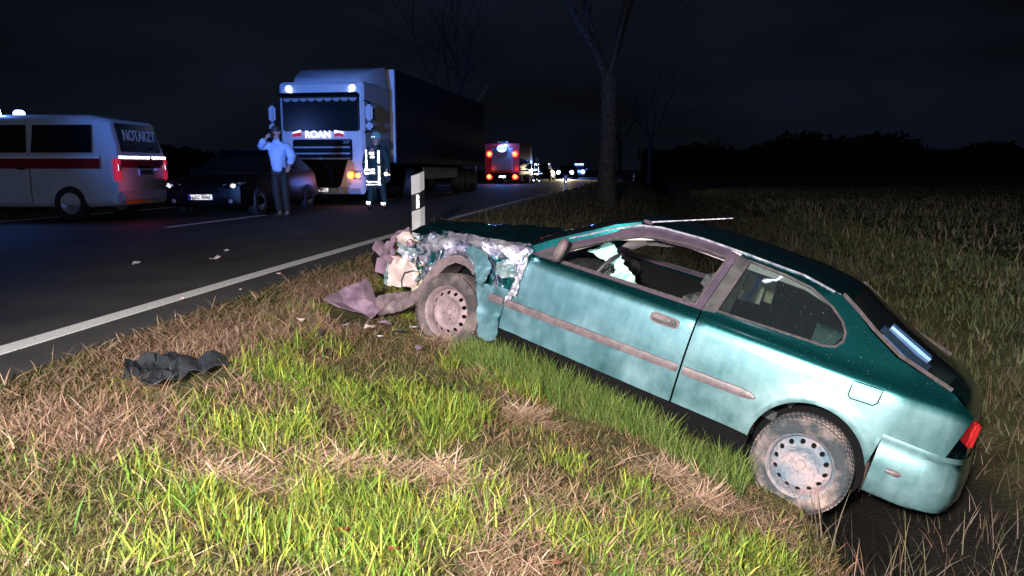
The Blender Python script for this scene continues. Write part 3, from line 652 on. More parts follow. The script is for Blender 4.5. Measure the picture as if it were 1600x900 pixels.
def creased(name, outline, base, ridges, parent, sp=2.6, bias=0., thick=.004, jag=1.2, seed=0):
    """sheet folded along given crease lines (pixels on the car side): ridges = (polyline, width, height, flaked)"""
    rj = random.Random(seed); outline = [(x + rj.uniform(-jag, jag), y + rj.uniform(-jag, jag)) for x, y in densify(outline, 4)]
    P, T = tri2d(outline, (), sp, None, .3); P3 = []; C = []
    for x, y in P:
        wx = x + 4 * mnoise.noise(Vector((x * .05, y * .05, seed))); wy = y + 4 * mnoise.noise(Vector((x * .05, y * .05, seed + 9)))
        d = 0; c = bias
        for ln, w, h, fl in ridges:
            k = max(0, 1 - pdist(wx, wy, ln) / w); d += h * k ** 1.2; k2 = max(0, 1 - pdist(wx, wy, ln) / (w * 2.1)); c += fl * k2 * .34
        d += .006 * mnoise.noise(Vector((x * .09, y * .09, 4)))
        P3.append(cl(x, y, base(x, y) - d)); C.append(min(1, max(0, c)))
    o = sheet(name, P3, T, 'crushed_paint', parent, thick, 42, (0, -1, 0)); at = o.data.color_attributes.new('Col', 'FLOAT_COLOR', 'POINT')
    C2 = (C + C)[:len(o.data.vertices)]
    if len(C2) == len(o.data.vertices): at.data.foreach_set('color', np.array([(c, c, c, 1) for c in C2], np.float32).ravel())
    return o
wing_base = lambda x, y: -.80 + .13 * max(0, (745 - x) / 90) + .10 * max(0, (385 - y) / 25)
creased('crushed_wing', WING, wing_base, [
    ([(650, 384), (690, 374), (735, 376), (790, 384), (830, 388)], 9, .050, .75), ([(662, 370), (720, 364), (790, 376)], 5, .030, .15),
    ([(684, 424), (694, 404), (712, 394), (730, 398), (744, 414), (748, 440)], 7, .055, .85), ([(700, 384), (728, 386), (752, 398), (762, 420), (758, 446)], 8, -.050, -.1),
    ([(748, 384), (766, 398), (778, 424), (776, 452)], 6, .040, .55), ([(776, 386), (792, 402), (800, 428)], 5, .045, .8), ([(790, 384), (806, 396), (816, 414), (806, 434)], 6, .035, .9),
    ([(784, 404), (786, 440)], 6, -.05, -.2), ([(670, 398), (682, 388), (700, 384)], 6, .03, .7), ([(656, 400), (668, 412), (664, 430)], 6, .04, .5)], car, 2.4, .10, seed=3)
foil('lower_wing', [(746, 440), (776, 448), (796, 452), (786, 480), (778, 500), (776, 530), (762, 534), (746, 524)], -.836, .010, PAINT, car, sp=9, freq=5, seed=2)
foil('folded_wing_skin', [(728, 388), (744, 384), (757, 393), (765, 412), (762, 436), (752, 450), (745, 432), (737, 408)], -.865, .03, PAINT, car, sp=4, freq=3.2, seed=3)
foil('torn_edge', [(828, 394), (820, 402), (812, 420), (803, 440), (786, 470), (792, 474), (803, 462), (808, 466), (812, 446), (818, 424), (826, 404)], -.862, .018, 'bare_metal', car, sp=5, freq=14, seed=4)
foil('bent_bracket', [(776, 410), (792, 406), (806, 418), (800, 432), (784, 436), (774, 426)], -.855, .03, 'grey_teal_metal', car, sp=4, freq=6, seed=8)
foil('side_member', [(612, 398), (632, 404), (650, 412), (652, 430), (646, 450), (622, 449), (605, 446), (608, 420)], -.68, .016, 'pale_panel', car, sp=5, freq=6, seed=9, thick=.03)
foil('crossmember_edge', [(603, 446), (607, 420), (612, 398), (608, 398), (601, 425), (599, 444)], -.67, .01, 'grey_teal_metal', car, sp=6, freq=9, seed=10, thick=.02)
foil('radiator_support', [(640, 372), (668, 368), (686, 380), (690, 400), (676, 424), (660, 438), (650, 430), (644, 404)], -.62, .06, 'grey_teal_metal', car, sp=5, freq=4.5, seed=11)
foil('engine_debris', [(648, 400), (664, 404), (672, 420), (664, 446), (648, 462), (646, 436)], -.66, .04, 'cream_grit', car, sp=4, freq=16, seed=12)
foil('crushed_slam_panel', [(626, 384), (646, 392), (648, 408), (632, 404), (620, 394)], -.66, .03, 'primer', car, sp=4, freq=14, seed=13)
foil('crushed_slam_panel', [(622, 376), (648, 388), (652, 396), (640, 394), (620, 384)], -.69, .012, 'grey_teal_metal', car, sp=5, freq=14, seed=14, thick=.012)
random.seed(21)
for k in range(30):          # bent brackets, clips and shards in the open engine bay
    px, py = random.uniform(640, 702), random.uniform(368, 440)
    if py > 432 - (px - 650) * .45 + 18: continue
    c = cl(px, py, random.uniform(-.72, -.58)); r = Matrix.Rotation(random.uniform(0, 6.3), 3, Vector((random.random(), random.random(), random.random() + .1)).normalized())
    s = random.uniform(.03, .085); b = MB(); b.box(c, (s, s * random.uniform(.2, .5), .006), r, random.uniform(.4, 1))
    b.build('metal_shard', random.choice(['primer', 'grey_teal_metal', 'cream_grit', 'dark_plastic', 'purple_plastic', 'bare_metal']), car)
# head lamp unit hanging out of the corner
foil('headlamp', [(619, 368), (630, 361), (640, 362), (648, 376), (645, 386), (634, 383), (622, 378)], -.74, .006, 'pale_panel', car, sp=5, freq=5, seed=31, thick=.01, ys=lambda x, y: -.70 - .05 * max(0, 1 - ((x - 632) / 14) ** 2 - ((y - 372) / 12) ** 2))
b = MB(); b.lathe([(.030, -.02), (.034, .0), (.026, .02), (.012, .03), (0, .03)], n=14); o_ = b.build('lamp_socket', 'purple_plastic', car, 50); o_.location = cl(642, 380, -.735)
foil('headlamp_housing', [(608, 372), (622, 361), (640, 358), (634, 364), (622, 372), (614, 384), (616, 398), (608, 396)], -.71, .015, 'purple_plastic', car, sp=5, freq=8, seed=15, thick=.02)
for (px, py, w_, h_, a_) in ((597, 390, .15, .085, 18), (607, 402, .13, .06, 14), (598, 415, .10, .12, -4), (607, 386, .06, .10, 30)):
    c = cl(px, py, -.66); b = MB(); b.bbox(c, (w_, .07, h_), .008, Matrix.Rotation(R_(a_), 3, 'Y')); b.build('bumper_beam_block', 'purple_plastic', car, 30)
foil('bumper_beam_back', [(584, 380), (610, 376), (616, 400), (606, 440), (590, 428), (580, 404)], -.60, .02, 'black', car, sp=8, freq=8, seed=16, thick=.04)
# wheel arch liner
path = [(628, 486), (646, 476), (662, 462), (672, 446), (684, 430), (698, 416), (712, 410), (728, 416), (740, 426), (747, 440)]
secs = []
for i, (px, py) in enumerate(path):
    wv = .01 * math.sin(i * 2.1); p0 = Vector(cl(px, py, -.80 + wv)); p1 = Vector(cl(px - (9 if i < 6 else 0), py - 12, -.80 + wv)); p2 = p0 + Vector((0.0, .28, .02)); p3 = p1 + Vector((0, .30, .03))
    secs.append([p0, p1, p3, p2])
b = MB(); b.loft(secs); b.build('wheel_arch_liner', 'liner_plastic', car, 35)
foil('torn_bumper_strip', [(586, 466), (604, 458), (632, 456), (650, 452), (668, 438), (676, 446), (664, 464), (644, 480), (622, 486), (596, 492), (588, 486)], -.76, .022, 'liner_plastic', car, sp=6, freq=8, seed=17, thick=.006)
b = MB(); b.tube([cl(628, 452, -.70), cl(627, 438, -.70), cl(632, 426, -.70), cl(645, 423, -.70), cl(655, 424, -.68), cl(656, 436, -.68)], .005, 5); b.build('cable', 'rubber', car, 60)
b = MB(); b.tube([cl(655, 396, -.70), cl(650, 412, -.70), cl(656, 430, -.71), cl(652, 446, -.70)], .004, 5); b.build('cable', 'black', car, 60)
b = MB(); b.tube([cl(672, 380, -.70), cl(690, 392, -.74), cl(684, 410, -.74), cl(670, 414, -.72)], .005, 5); b.build('cable', 'primer', car, 60)

# mirror, aerial, cabin
mp = Vector(cl(876, 391, -.86)); b = MB()
b.lathe([(0, .055), (.06, .05), (.085, .03), (.09, 0), (.082, -.035), (.05, -.06), (0, -.068)], n=20, axis='x')
mo = b.build('door_mirror', 'liner_plastic', car, 50); mo.location = mp; mo.scale = (.60, .80, 1.0); mo.rotation_euler = (0, R_(12), R_(20))
side_panel('mirror_sail', [(.56, .928), (.76, .938), (.80, 1.04)], [], -1, 'dark_plastic', car, off=.008, thick=.012, sp=.05)
a0 = Vector(cl(1018, 347, -.60)); a1 = Vector(cl(1145, 341, -.60)); b = MB(); b.tube([a0, a0.lerp(a1, .5), a1], [.006, .0045, .003], 6); ao = b.build('aerial', 'bare_metal', car, 60)
b = MB(); b.bbox(a0 + Vector((-.02, 0, -.006)), (.07, .03, .022), .008); b.build('aerial_base', 'frame_metal', ao, 40)
b = MB(); secs = []
for t in np.linspace(-1, 1, 9): secs.append([(.50, .66 * t, .90), (.62, .66 * t, .925), (.80, .66 * t, .91 + .03 * math.exp(-((t + .55) / .3) ** 2)), (.86, .66 * t, .84), (.80, .66 * t, .60), (.5, .66 * t, .60)])
b.loft(secs); b.build('dashboard', 'dark_plastic', car, 35)
sc_ = Vector(cl(945, 428, -.38)); sw = empty('steering_wheel'); sw.parent = car; sw.location = sc_; sw.rotation_euler = (0, R_(-66), 0)
b = MB(); b.tube([(.185 * math.cos(a), .185 * math.sin(a), 0) for a in np.linspace(0, 2 * math.pi, 33)], .016, 8, False); b.build('wheel_ring', 'dark_plastic', sw, 60)
b = MB(); b.bbox((0, 0, -.02), (.15, .13, .05), .02); b.box((.09, .06, -.01), (.03, .16, .014)); b.box((.09, -.06, -.01), (.03, .16, .014)); b.tube([(0, 0, -.03), (0, 0, -.25)], .03, 8); b.build('wheel_boss', 'dark_plastic', sw, 40)
foil('airbag', [(921, 392), (934, 388), (952, 377), (962, 388), (972, 404), (984, 424), (998, 452), (990, 452), (972, 444), (964, 430), (958, 412), (946, 404), (934, 402)], -.42, .035, 'airbag_cloth', car, sp=6, freq=9, seed=18, thick=.008, smooth=40)
foil('airbag', [(946, 424), (962, 426), (972, 440), (976, 446), (950, 436)], -.40, .03, 'airbag_cloth', car, sp=6, freq=9, seed=19, thick=.008, smooth=40)
def seat(cx, cy):
    s = empty('seat'); s.parent = car; s.location = (cx, cy, .30)
    b = MB(); b.bbox((0, 0, .10), (.50, .48, .16), .05); b.build('cushion', 'seat_cloth', s, 40)
    b = MB(); b.bbox((.32, 0, .42), (.13, .46, .58), .05, Matrix.Rotation(R_(20), 3, 'Y')); b.build('backrest', 'seat_cloth', s, 40)
    b = MB(); b.bbox((.45, 0, .79), (.09, .25, .15), .035, Matrix.Rotation(R_(16), 3, 'Y')); b.build('headrest', 'seat_cloth', s, 40)
seat(1.25, -.36); seat(1.25, .36)
b = MB(); b.bbox((2.22, 0, .44), (.45, 1.15, .16), .05); b.bbox((2.52, 0, .72), (.14, 1.15, .50), .05, Matrix.Rotation(R_(24), 3, 'Y')); b.build('rear_bench', 'seat_cloth', car, 40)
c = Vector(cl(1038, 378, .48)); b = MB(); b.bbox(c, (.30, .03, .075), .012, Matrix.Rotation(R_(-14), 3, 'Y')); vz = b.build('sun_visor', 'trim_lining', car, 30)
c = Vector(cl(1036, 377, .455)); b = MB(); b.bbox(c, (.075, .01, .035), .006, Matrix.Rotation(R_(-14), 3, 'Y')); b.build('vanity_mirror', 'black', vz)
P_ = [cl(1176, 408, .50), cl(1206, 418, .50), cl(1186, 476, .50), cl(1150, 466, .50)]
P_ = [Vector(p) for p in P_]; b = MB(); b.add(P_ + [p + Vector((0, .02, 0)) for p in P_], [(0, 1, 2, 3), (7, 6, 5, 4), (0, 4, 5, 1), (1, 5, 6, 2), (2, 6, 7, 3), (3, 7, 4, 0)]); b.build('belt_pillar_trim', 'cream_trim', car)
b = MB(); b.tube([cl(1190, 425, .47), cl(1182, 448, .47), cl(1165, 468, .46)], .022, 4); b.build('seat_belt', 'blue_item', car)

# ------------------------------------------------------------------ delineator posts
M('post_white', (.78, .78, .80), (.62, .62, .64), 6, .5); M('post_black', (.012, .012, .014), rough=.6); M('reflector_back', (.5, .5, .5), rough=.3)
def delineator(x, y, gz, h, label, rz=0., wide=.14):
    r = empty('delineator_post', (x, y, gz), rz)
    tag(r, label, 'roadside post', 'white posts along the road edge')
    hw = wide / 2; d = .075
    def sec(z0a, z0b, z1a, z1b, nm, mt):     # slanted bands: left and right heights differ
        b = MB(); P = []
        for za, zb in ((z0a, z0b), (z1a, z1b)):
            P += [(-hw, -.01, za), (hw * .25, -d * .9, (za + zb) / 2 + .0), (hw, -.01, zb), (hw * .9, d, zb), (-hw * .9, d, za)]
        b.add(P, [(4, 3, 2, 1, 0), (5, 6, 7, 8, 9)] + [(k, (k + 1) % 5, (k + 1) % 5 + 5, k + 5) for k in range(5)]); return b.build(nm, mt, r, 15)
    sec(-.25, -.25, h * .42, h * .50, 'shaft', 'post_white'); bb = sec(h * .42, h * .50, h * .66, h * .74, 'black_band', 'post_black'); sec(h * .66, h * .74, h * .93, h, 'cap', 'post_white')
    b = MB(); b.bbox((-.012, -.078, h * .57), (.052, .014, h * .19), .004); b.build('reflector', 'reflector_back', bb)
    retro('reflective_film', rect(.046, h * .18), face_matrix((-.012, -.093, h * .57), (0, -1, 0)), bb, a=.012)
    return r
p = road_frame(.55, 11.3); gz = float(ground_z(p.x, p.y)); d_ = CAMV + ray(654, 300) * 11.3
delineator(float(d_[0]), 11.3, gz, 1.0 + (1 - 1.03 - gz) , 'white roadside post with black band and long reflector behind the car hood', R_(12), .19)
d_ = CAMV + ray(883, 290) * 36.5; gz = float(ground_z(d_[0], 36.5)); delineator(float(d_[0]), 36.5, gz, .72 , 'short white roadside post on the verge before the tall tree', R_(8), .16)
d_ = CAMV + ray(988, 272) * 84; gz = float(ground_z(d_[0], 84)); delineator(float(d_[0]), 84, gz, .95, 'far white roadside post on the bend beyond the tall tree', 0, .17)

# ------------------------------------------------------------------ debris
def debris_sheet(name, px, zoff, amp, mat, label, cat, sp=8, freq=8, seed=0, group=None, thick=.006, lift=None):
    """crumpled piece lying on the ground: outline in pixels cast on to the verge"""
    P, T = tri2d(px, (), sp, None, .4); P3 = []
    for x, y in P:
        z = -.2
        for _ in range(12):
            q = on_ground(x, y, z); z = float(ground_z(q[0], q[1])) + zoff + (lift(x, y) if lift else 0)
        v = Vector(q); k = Vector((seed, seed * 2.3, 0)); v.z = z + amp * (abs(mnoise.noise(v * freq + k)) * 2.2 - .3); P3.append(v)
    o = sheet(name, P3, T, mat, None, thick, 30 if sp < 10 else 12, (0, 0, 1))
    return tag(o, label, cat, group)
debris_sheet('plastic_sheet', [(196, 566), (222, 560), (248, 553), (275, 554), (310, 557), (340, 556), (364, 561), (345, 570), (318, 577), (296, 580), (275, 592), (250, 598), (228, 596), (214, 588), (196, 590)], .06, .06, 'tarp',
             'crumpled black plastic sheet lying in the grass by the road', 'debris', 7, 6, 3)
debris_sheet('bumper_fragment', [(506, 466), (516, 460), (540, 450), (560, 442), (574, 436), (580, 446), (586, 462), (596, 488), (580, 498), (566, 488), (548, 492), (532, 494), (518, 480)], .03, .05, 'purple_plastic',
             'torn purple-grey bumper cover in the grass before the smashed wheel', 'debris', 11, 3.5, 5, lift=lambda x, y: max(0, (494 - y)) * .0034)
for k, (px, py, s) in enumerate(((355, 392, .035), (340, 403, .045), (213, 412, .04), (330, 405, .02), (376, 452, .012), (284, 467, .02), (612, 320, .03))):
    p = on_ground(px, py, .02); b = MB(); random.seed(90 + k)
    P = [Vector((math.cos(a) * s * random.uniform(.7, 1.5), math.sin(a) * s * random.uniform(.5, 1), random.uniform(-.3, .6) * s)) for a in np.linspace(0, 6.28, 7, endpoint=False)]
    b.add([q + Vector(p) for q in P] + [Vector(p) + Vector((0, 0, s * .7))], [(i, (i + 1) % 7, 7) for i in range(7)] + [tuple(range(6, -1, -1))])
    tag(b.build('broken_shard', 'trim_lining' if k < 3 else 'pale_panel', None), 'small pale broken shard lying on the asphalt', 'debris', 'shards scattered on the road')
for k, (px, py, s, mt) in enumerate(((600, 505, .05, 'purple_plastic'), (625, 520, .04, 'dark_plastic'), (575, 512, .035, 'pale_panel'), (648, 512, .03, 'bare_metal'), (542, 508, .03, 'purple_plastic'), (596, 528, .025, 'bare_metal'), (500, 520, .03, 'dark_plastic'), (470, 500, .028, 'pale_panel'), (655, 545, .03, 'purple_plastic'), (436, 428, .02, 'pale_panel'), (480, 418, .022, 'dark_plastic'), (520, 396, .02, 'pale_panel'))):
    z = -.1
    for _ in range(12): q = on_ground(px, py, z); z = float(ground_z(q[0], q[1])) + .05
    if py < 440: q = on_ground(px, py, .02)
    random.seed(300 + k); b = MB(); n_ = 6
    P = [Vector((math.cos(a) * s * random.uniform(.6, 1.6), math.sin(a) * s * random.uniform(.5, 1.2), random.uniform(-.1, .9) * s)) for a in np.linspace(0, 6.28, n_, endpoint=False)]
    b.add([v + Vector(q) for v in P] + [v + Vector(q) - Vector((0, 0, .006)) for v in P], [tuple(range(n_)), tuple(range(2 * n_ - 1, n_ - 1, -1))] + [(i, (i + 1) % n_, (i + 1) % n_ + n_, i + n_) for i in range(n_)])
    nm = {'purple_plastic': 'mauve bumper', 'dark_plastic': 'black trim', 'pale_panel': 'pale lamp', 'bare_metal': 'shiny metal'}[mt]
    tag(b.build('crash_splinter', mt, None), nm + (' splinter lying on the asphalt beside the edge line' if py < 440 else ' splinter in the grass near the smashed front'), 'debris', nm + ' splinters')
M('dead_leaf', (.085, .016, .010), (.15, .035, .018), 30, .6)

# ------------------------------------------------------------------ grass and field plants
attr_mat('blades', .55, .3)
def blades(name, roots, heights, widths, lean, bend, cols, label, cat, az=None, seg=3):
    n = len(roots); az = rng.uniform(0, 2 * np.pi, n) if az is None else az
    la = az + rng.normal(0, .9, n)
    t = np.linspace(0, 1, seg + 1)
    ca, sa = np.cos(la), np.sin(la); wx, wy = -np.sin(la + rng.normal(0, .8, n)), np.cos(la + rng.normal(0, .8, n))
    V = np.zeros((n, 2 * seg + 1, 3), np.float32)
    for i, k in enumerate(t):
        ang = lean + bend * k; 
        # arc-length integration of a blade that bends over
        hor = heights * (np.sin(lean + bend * k * .5) * k); ver = heights * (np.cos(lean + bend * k * .5) * k)
        c = np.stack([roots[:, 0] + ca * hor, roots[:, 1] + sa * hor, roots[:, 2] + ver], -1)
        w = widths * (1 - .75 * k ** 1.5) * .5
        if i < seg:
            V[:, 2 * i, :] = c + np.stack([wx * w, wy * w, 0 * w], -1); V[:, 2 * i + 1, :] = c - np.stack([wx * w, wy * w, 0 * w], -1)
        else: V[:, 2 * seg, :] = c
    nv = 2 * seg + 1; base = (np.arange(n) * nv)[:, None]
    tri = []
    for i in range(seg - 1): a = 2 * i; tri += [(a, a + 1, a + 3), (a, a + 3, a + 2)]
    a = 2 * (seg - 1); tri.append((a, a + 1, a + 2))
    F = (base[:, :, None] + np.array(tri)[None]).reshape(-1, 3)
    o = quadgrid_fast(name, V.reshape(-1, 3), F, 'blades', smooth=False)
    at = o.data.color_attributes.new('Col', 'FLOAT_COLOR', 'POINT')
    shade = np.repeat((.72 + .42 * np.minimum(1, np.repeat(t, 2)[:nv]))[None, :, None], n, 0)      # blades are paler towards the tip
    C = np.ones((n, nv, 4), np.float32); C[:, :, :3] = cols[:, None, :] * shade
    at.data.foreach_set('color', C.ravel())
    return tag(o, label, cat, kind='stuff')
def vnoise(x, y, f, seed):
    rs = np.random.default_rng(seed); T = rs.random((64, 64)); u = x * f; v = y * f
    i = np.floor(u).astype(int); j = np.floor(v).astype(int); a = u - i; b = v - j; a = a * a * (3 - 2 * a); b = b * b * (3 - 2 * b)
    g = lambda p, q: T[p % 64, q % 64]
    return (g(i, j) * (1 - a) + g(i + 1, j) * a) * (1 - b) + (g(i, j + 1) * (1 - a) + g(i + 1, j + 1) * a) * b
def fnoise(x, y, f, seed): return .55 * vnoise(x, y, f, seed) + .3 * vnoise(x, y, f * 2.1, seed + 1) + .15 * vnoise(x, y, f * 4.3, seed + 2)
def scatter(n, s0, s1, y0, y1, near=0.):
    y = y0 + (y1 - y0) * rng.random(n) ** (1 + near); s = rng.uniform(s0, s1, n)
    x = xline(y) + s / .985; return x, y, s
def visible(x, y, margin=.10):
    return np.abs(x) < (800 / FPX + margin) * np.maximum(y, .3) + .4
def in_car(x, y, z):
    q = (np.stack([x, y, z], -1) - OC) @ AX.T
    return (q[:, 0] > .25) & (q[:, 0] < 3.3) & (np.abs(q[:, 1]) < .74)
def sill_grass():
    n = 5200; u = rng.uniform(.35, 2.45, n); v = -rng.uniform(.80, 1.16, n) ; p = OC + u[:, None] * EX + v[:, None] * EY
    x, y = p[:, 0], p[:, 1]; z = ground_z(x, y); k = (fnoise(x, y, 2.6, 300) > .40) & ~wheel_near(x, y, z); x, y, z = x[k], y[k], z[k]; n = len(x)
    blades('sill_grass', np.stack([x, y, z - .01], -1), rng.uniform(.10, .27, n), rng.uniform(.004, .007, n), rng.uniform(.02, .5, n), rng.uniform(.1, 1.0, n), colmix((.07, .15, .03), (.20, .23, .06), rng.random(n), .22), 'taller grass standing along the sill of the wreck', 'grass')
def wheel_near(x, y, z):
    q = (np.stack([x, y, z], -1) - OC) @ AX.T
    return ((np.abs(q[:, 0]) < .26) | (np.abs(q[:, 0] - WB) < .26)) & (np.abs(np.abs(q[:, 1]) - .74) < .12)
def verge(n, y0, y1, kind, near=.6, s0=.46, s1=4.62):
    x, y, s = scatter(n, s0, s1, y0, y1, near); z = ground_z(x, y)
    G = fnoise(x, y, 1.25, 5); D = fnoise(x, y, 1.6, 40); Hn = fnoise(x, y, 3.2, 77)
    green = np.clip((G - .42) / .11, 0, 1) * np.clip((s - .8) / .8, 0, 1)
    dry = np.clip((D - .57) / .08, 0, 1)
    ok = visible(x, y) & ~in_car(x, y, z) & ~wheel_near(x, y, z)
    if kind == 'green': ok &= rng.random(n) < green * (1 - .75 * dry) * np.clip((vnoise(x, y, 7.5, 210) - .30) / .25, .06, 1)
    elif kind == 'dry': ok &= rng.random(n) < np.clip(.035 + .7 * dry * (1 - .5 * green) + .5 * np.clip((1.6 - s), 0, 1), 0, 1)
    elif kind == 'edge': ok &= rng.random(n) < np.clip((s - .50) / .25, 0, 1) * np.clip((1.45 - s) / .8, 0, 1) * (.25 + .75 * (D > .5))
    else: ok &= (s < 4.6)
    # nothing stands where the black sheet and the bumper cover lie flattened on the grass
    v = np.stack([x, y, z], -1) - CAMV; dz = v @ CF; u_ = 800 + FPX * (v @ CR) / dz; v_ = 450 - FPX * (v @ CU) / dz
    ok &= (((u_ - 280) / 80) ** 2 + ((v_ - 590) / 20) ** 2 > 1) & (((u_ - 550) / 42) ** 2 + ((v_ - 492) / 22) ** 2 > 1)
    k = ok.nonzero()[0]; return x[k], y[k], z[k], s[k], green[k], dry[k], Hn[k]
def colmix(a, b, t, var=.12):
    c = np.array(a)[None] * (1 - t[:, None]) + np.array(b)[None] * t[:, None]
    return np.clip(c * (1 + rng.normal(0, var, (len(t), 1))) * (1 + rng.normal(0, var * .35, (len(t), 3))), .004, .9)
# short thatch everywhere on the verge
x, y, z, s, g, d, hn = verge(190000, 1.6, 15, 'base', .9)
n = len(x); t = np.clip(.38 * (1 - g) + .5 * d + rng.normal(0, .22, n), 0, 1)
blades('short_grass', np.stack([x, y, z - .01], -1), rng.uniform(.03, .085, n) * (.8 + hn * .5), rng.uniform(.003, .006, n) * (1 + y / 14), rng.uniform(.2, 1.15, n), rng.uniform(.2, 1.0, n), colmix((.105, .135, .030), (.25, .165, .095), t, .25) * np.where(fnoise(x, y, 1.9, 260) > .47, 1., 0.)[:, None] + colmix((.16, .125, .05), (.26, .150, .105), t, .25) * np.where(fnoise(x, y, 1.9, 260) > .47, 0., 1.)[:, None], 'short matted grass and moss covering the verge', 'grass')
x, y, z, s, g, d, hn = verge(230000, 1.6, 13, 'green', .8)
n = len(x); t = np.clip(rng.normal(.35, .3, n) - g * .1, 0, 1)
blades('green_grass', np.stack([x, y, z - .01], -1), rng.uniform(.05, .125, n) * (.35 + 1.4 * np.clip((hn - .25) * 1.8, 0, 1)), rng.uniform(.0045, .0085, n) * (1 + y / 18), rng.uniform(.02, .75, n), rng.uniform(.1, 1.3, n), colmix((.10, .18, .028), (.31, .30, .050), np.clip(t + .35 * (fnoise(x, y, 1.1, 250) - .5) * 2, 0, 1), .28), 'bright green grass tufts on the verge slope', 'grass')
x, y, z, s, g, d, hn = verge(120000, 1.6, 13, 'dry', .8)
n = len(x); t = rng.random(n)
blades('dry_straw', np.stack([x, y, z + rng.uniform(0, .05, n)], -1), rng.uniform(.05, .15, n), rng.uniform(.003, .0055, n) * (1 + y / 18), rng.uniform(.85, 1.5, n), rng.uniform(-.1, .9, n), colmix((.26, .17, .11), (.48, .34, .24), t, .2), 'pale dry straw lying flat in the grass', 'straw')
x, y, z, s, g, d, hn = verge(120000, 1.6, 26, 'edge', .7, .44, 2.0)
n = len(x); t = rng.random(n)
blades('dead_grass', np.stack([x, y, z - .01], -1), rng.uniform(.04, .15, n) * np.clip((s - .35) / .6, .3, 1), rng.uniform(.003, .0055, n) * (1 + y / 14), rng.uniform(.1, .9, n), rng.uniform(.1, 1.0, n), colmix((.17, .11, .075), (.42, .27, .20), t, .22), 'brown dead grass standing along the asphalt edge', 'grass')
sill_grass()
# straw heaps
heaps = [(696, 541, .22), (820, 655, .20), (1050, 748, .26), (700, 745, .16), (975, 610, .12), (370, 765, .24), (540, 735, .16), (1100, 785, .16), (770, 590, .12), (605, 745, .13)]
R0 = []; 
for px, py, r in heaps:
    zz = -.3
    for _ in range(15): q = on_ground(px, py, zz); zz = float(ground_z(q[0], q[1]))
    m = int(330 * r / .2); a = rng.uniform(0, 6.28, m); rr = r * np.abs(rng.normal(0, .55, m)); X = q[0] + rr * np.cos(a) * 1.3; Y = q[1] + rr * np.sin(a) * .8
    R0.append(np.stack([X, Y, ground_z(X, Y) + .05 * np.exp(-(rr / r) ** 2) * rng.random(m)], -1))
R0 = np.concatenate(R0); n = len(R0)
blades('straw_heap', R0, rng.uniform(.07, .20, n), rng.uniform(.004, .0065, n), rng.uniform(1.15, 1.62, n), rng.uniform(-.7, .5, n), colmix((.42, .27, .18), (.62, .46, .34), rng.random(n), .15), 'loose heaps of pinkish straw on the verge', 'straw')
# taller green tufts
tufts = [(430, 590, .20, 1), (470, 600, .14, 1), (350, 690, .17, 1), (420, 690, .20, 1), (470, 680, .14, .9), (680, 660, .20, 1.1), (720, 650, .14, 1), (300, 795, .11, 1), (480, 785, .10, .8), (400, 850, .18, 1), (470, 860, .16, .9), (600, 870, .17, .9), (680, 840, .15, .9), (545, 885, .14, .9), (830, 625, .10, 1), (730, 820, .15, .9), (760, 770, .14, .8), (860, 840, .16, .9), (930, 860, .14, .9), (1010, 840, .14, .8), (1120, 870, .14, .8), (890, 730, .14, .7), (560, 640, .10, .7), (640, 500, .10, .8), (630, 800, .10, .9), (250, 880, .14, .8), (700, 575, .10, .8), (1000, 770, .12, .7), (930, 640, .12, .9), (235, 740, .10, .7)]
R0 = []; H0 = []
for px, py, r, hh in tufts:
    zz = -.4
    for _ in range(15): q = on_ground(px, py, zz); zz = float(ground_z(q[0], q[1]))
    m = int(230 * (r / .2) ** 1.5) + 25; a = rng.uniform(0, 6.28, m); rr = r * np.sqrt(rng.random(m)) * rng.uniform(.3, 1.15, m); X = q[0] + rr * np.cos(a) * 1.25; Y = q[1] + rr * np.sin(a)
    R0.append(np.stack([X, Y, ground_z(X, Y) - .01], -1)); H0.append(np.full(m, hh))
R0 = np.concatenate(R0); H0 = np.concatenate(H0); n = len(R0)
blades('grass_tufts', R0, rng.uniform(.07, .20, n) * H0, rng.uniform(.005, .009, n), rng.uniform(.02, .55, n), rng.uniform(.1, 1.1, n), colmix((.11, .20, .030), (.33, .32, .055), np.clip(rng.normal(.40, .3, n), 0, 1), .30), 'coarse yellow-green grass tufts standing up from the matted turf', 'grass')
# tall stems in the ditch and reeds along the field edge
def band(n, s0, s1, y0, y1, h, w, ca, cb, name, label, cat, near=.8, lean=(.05, .6), bend=(0, .8), thr=.0):
    x, y, s = scatter(n, s0, s1, y0, y1, near); z = ground_z(x, y); G = fnoise(x, y, .8, 140)
    k = (visible(x, y) & ~in_car(x, y, z) & ~wheel_near(x, y, z) & (G > thr)).nonzero()[0]; x, y, z = x[k], y[k], z[k]; n = len(k)
    return blades(name, np.stack([x, y, z - .02], -1), rng.uniform(*h, n) * (.6 + G[k]), rng.uniform(*w, n) * (1 + y / 12), rng.uniform(*lean, n), rng.uniform(*bend, n), colmix(ca, cb, rng.random(n), .28), label, cat)
band(5200, 4.4, 7.0, 1.2, 14, (.10, .42), (.003, .006), (.05, .05, .03), (.24, .17, .12), 'ditch_stems', 'dark dead stems tangled in the ditch behind the car', 'weeds')
band(26000, 6.5, 9.5, 4, 26, (.06, .17), (.006, .012), (.055, .08, .04), (.15, .145, .07), 'ditch_bank_grass', 'rank grass on the far bank of the ditch', 'grass')
band(90000, 8.2, 36, 5, 60, (.05, .15), (.014, .028), (.045, .085, .05), (.15, .165, .09), 'field_crop', 'leafy green crop of the field beyond the ditch', 'crop', .5, (.1, .9), (.1, 1.0))
band(5000, 8.0, 26, 5, 34, (.14, .32), (.006, .010), (.22, .17, .12), (.34, .26, .20), 'field_stubble', 'pale stalks standing in the field', 'stubble', .5, (0, .35), (0, .4))
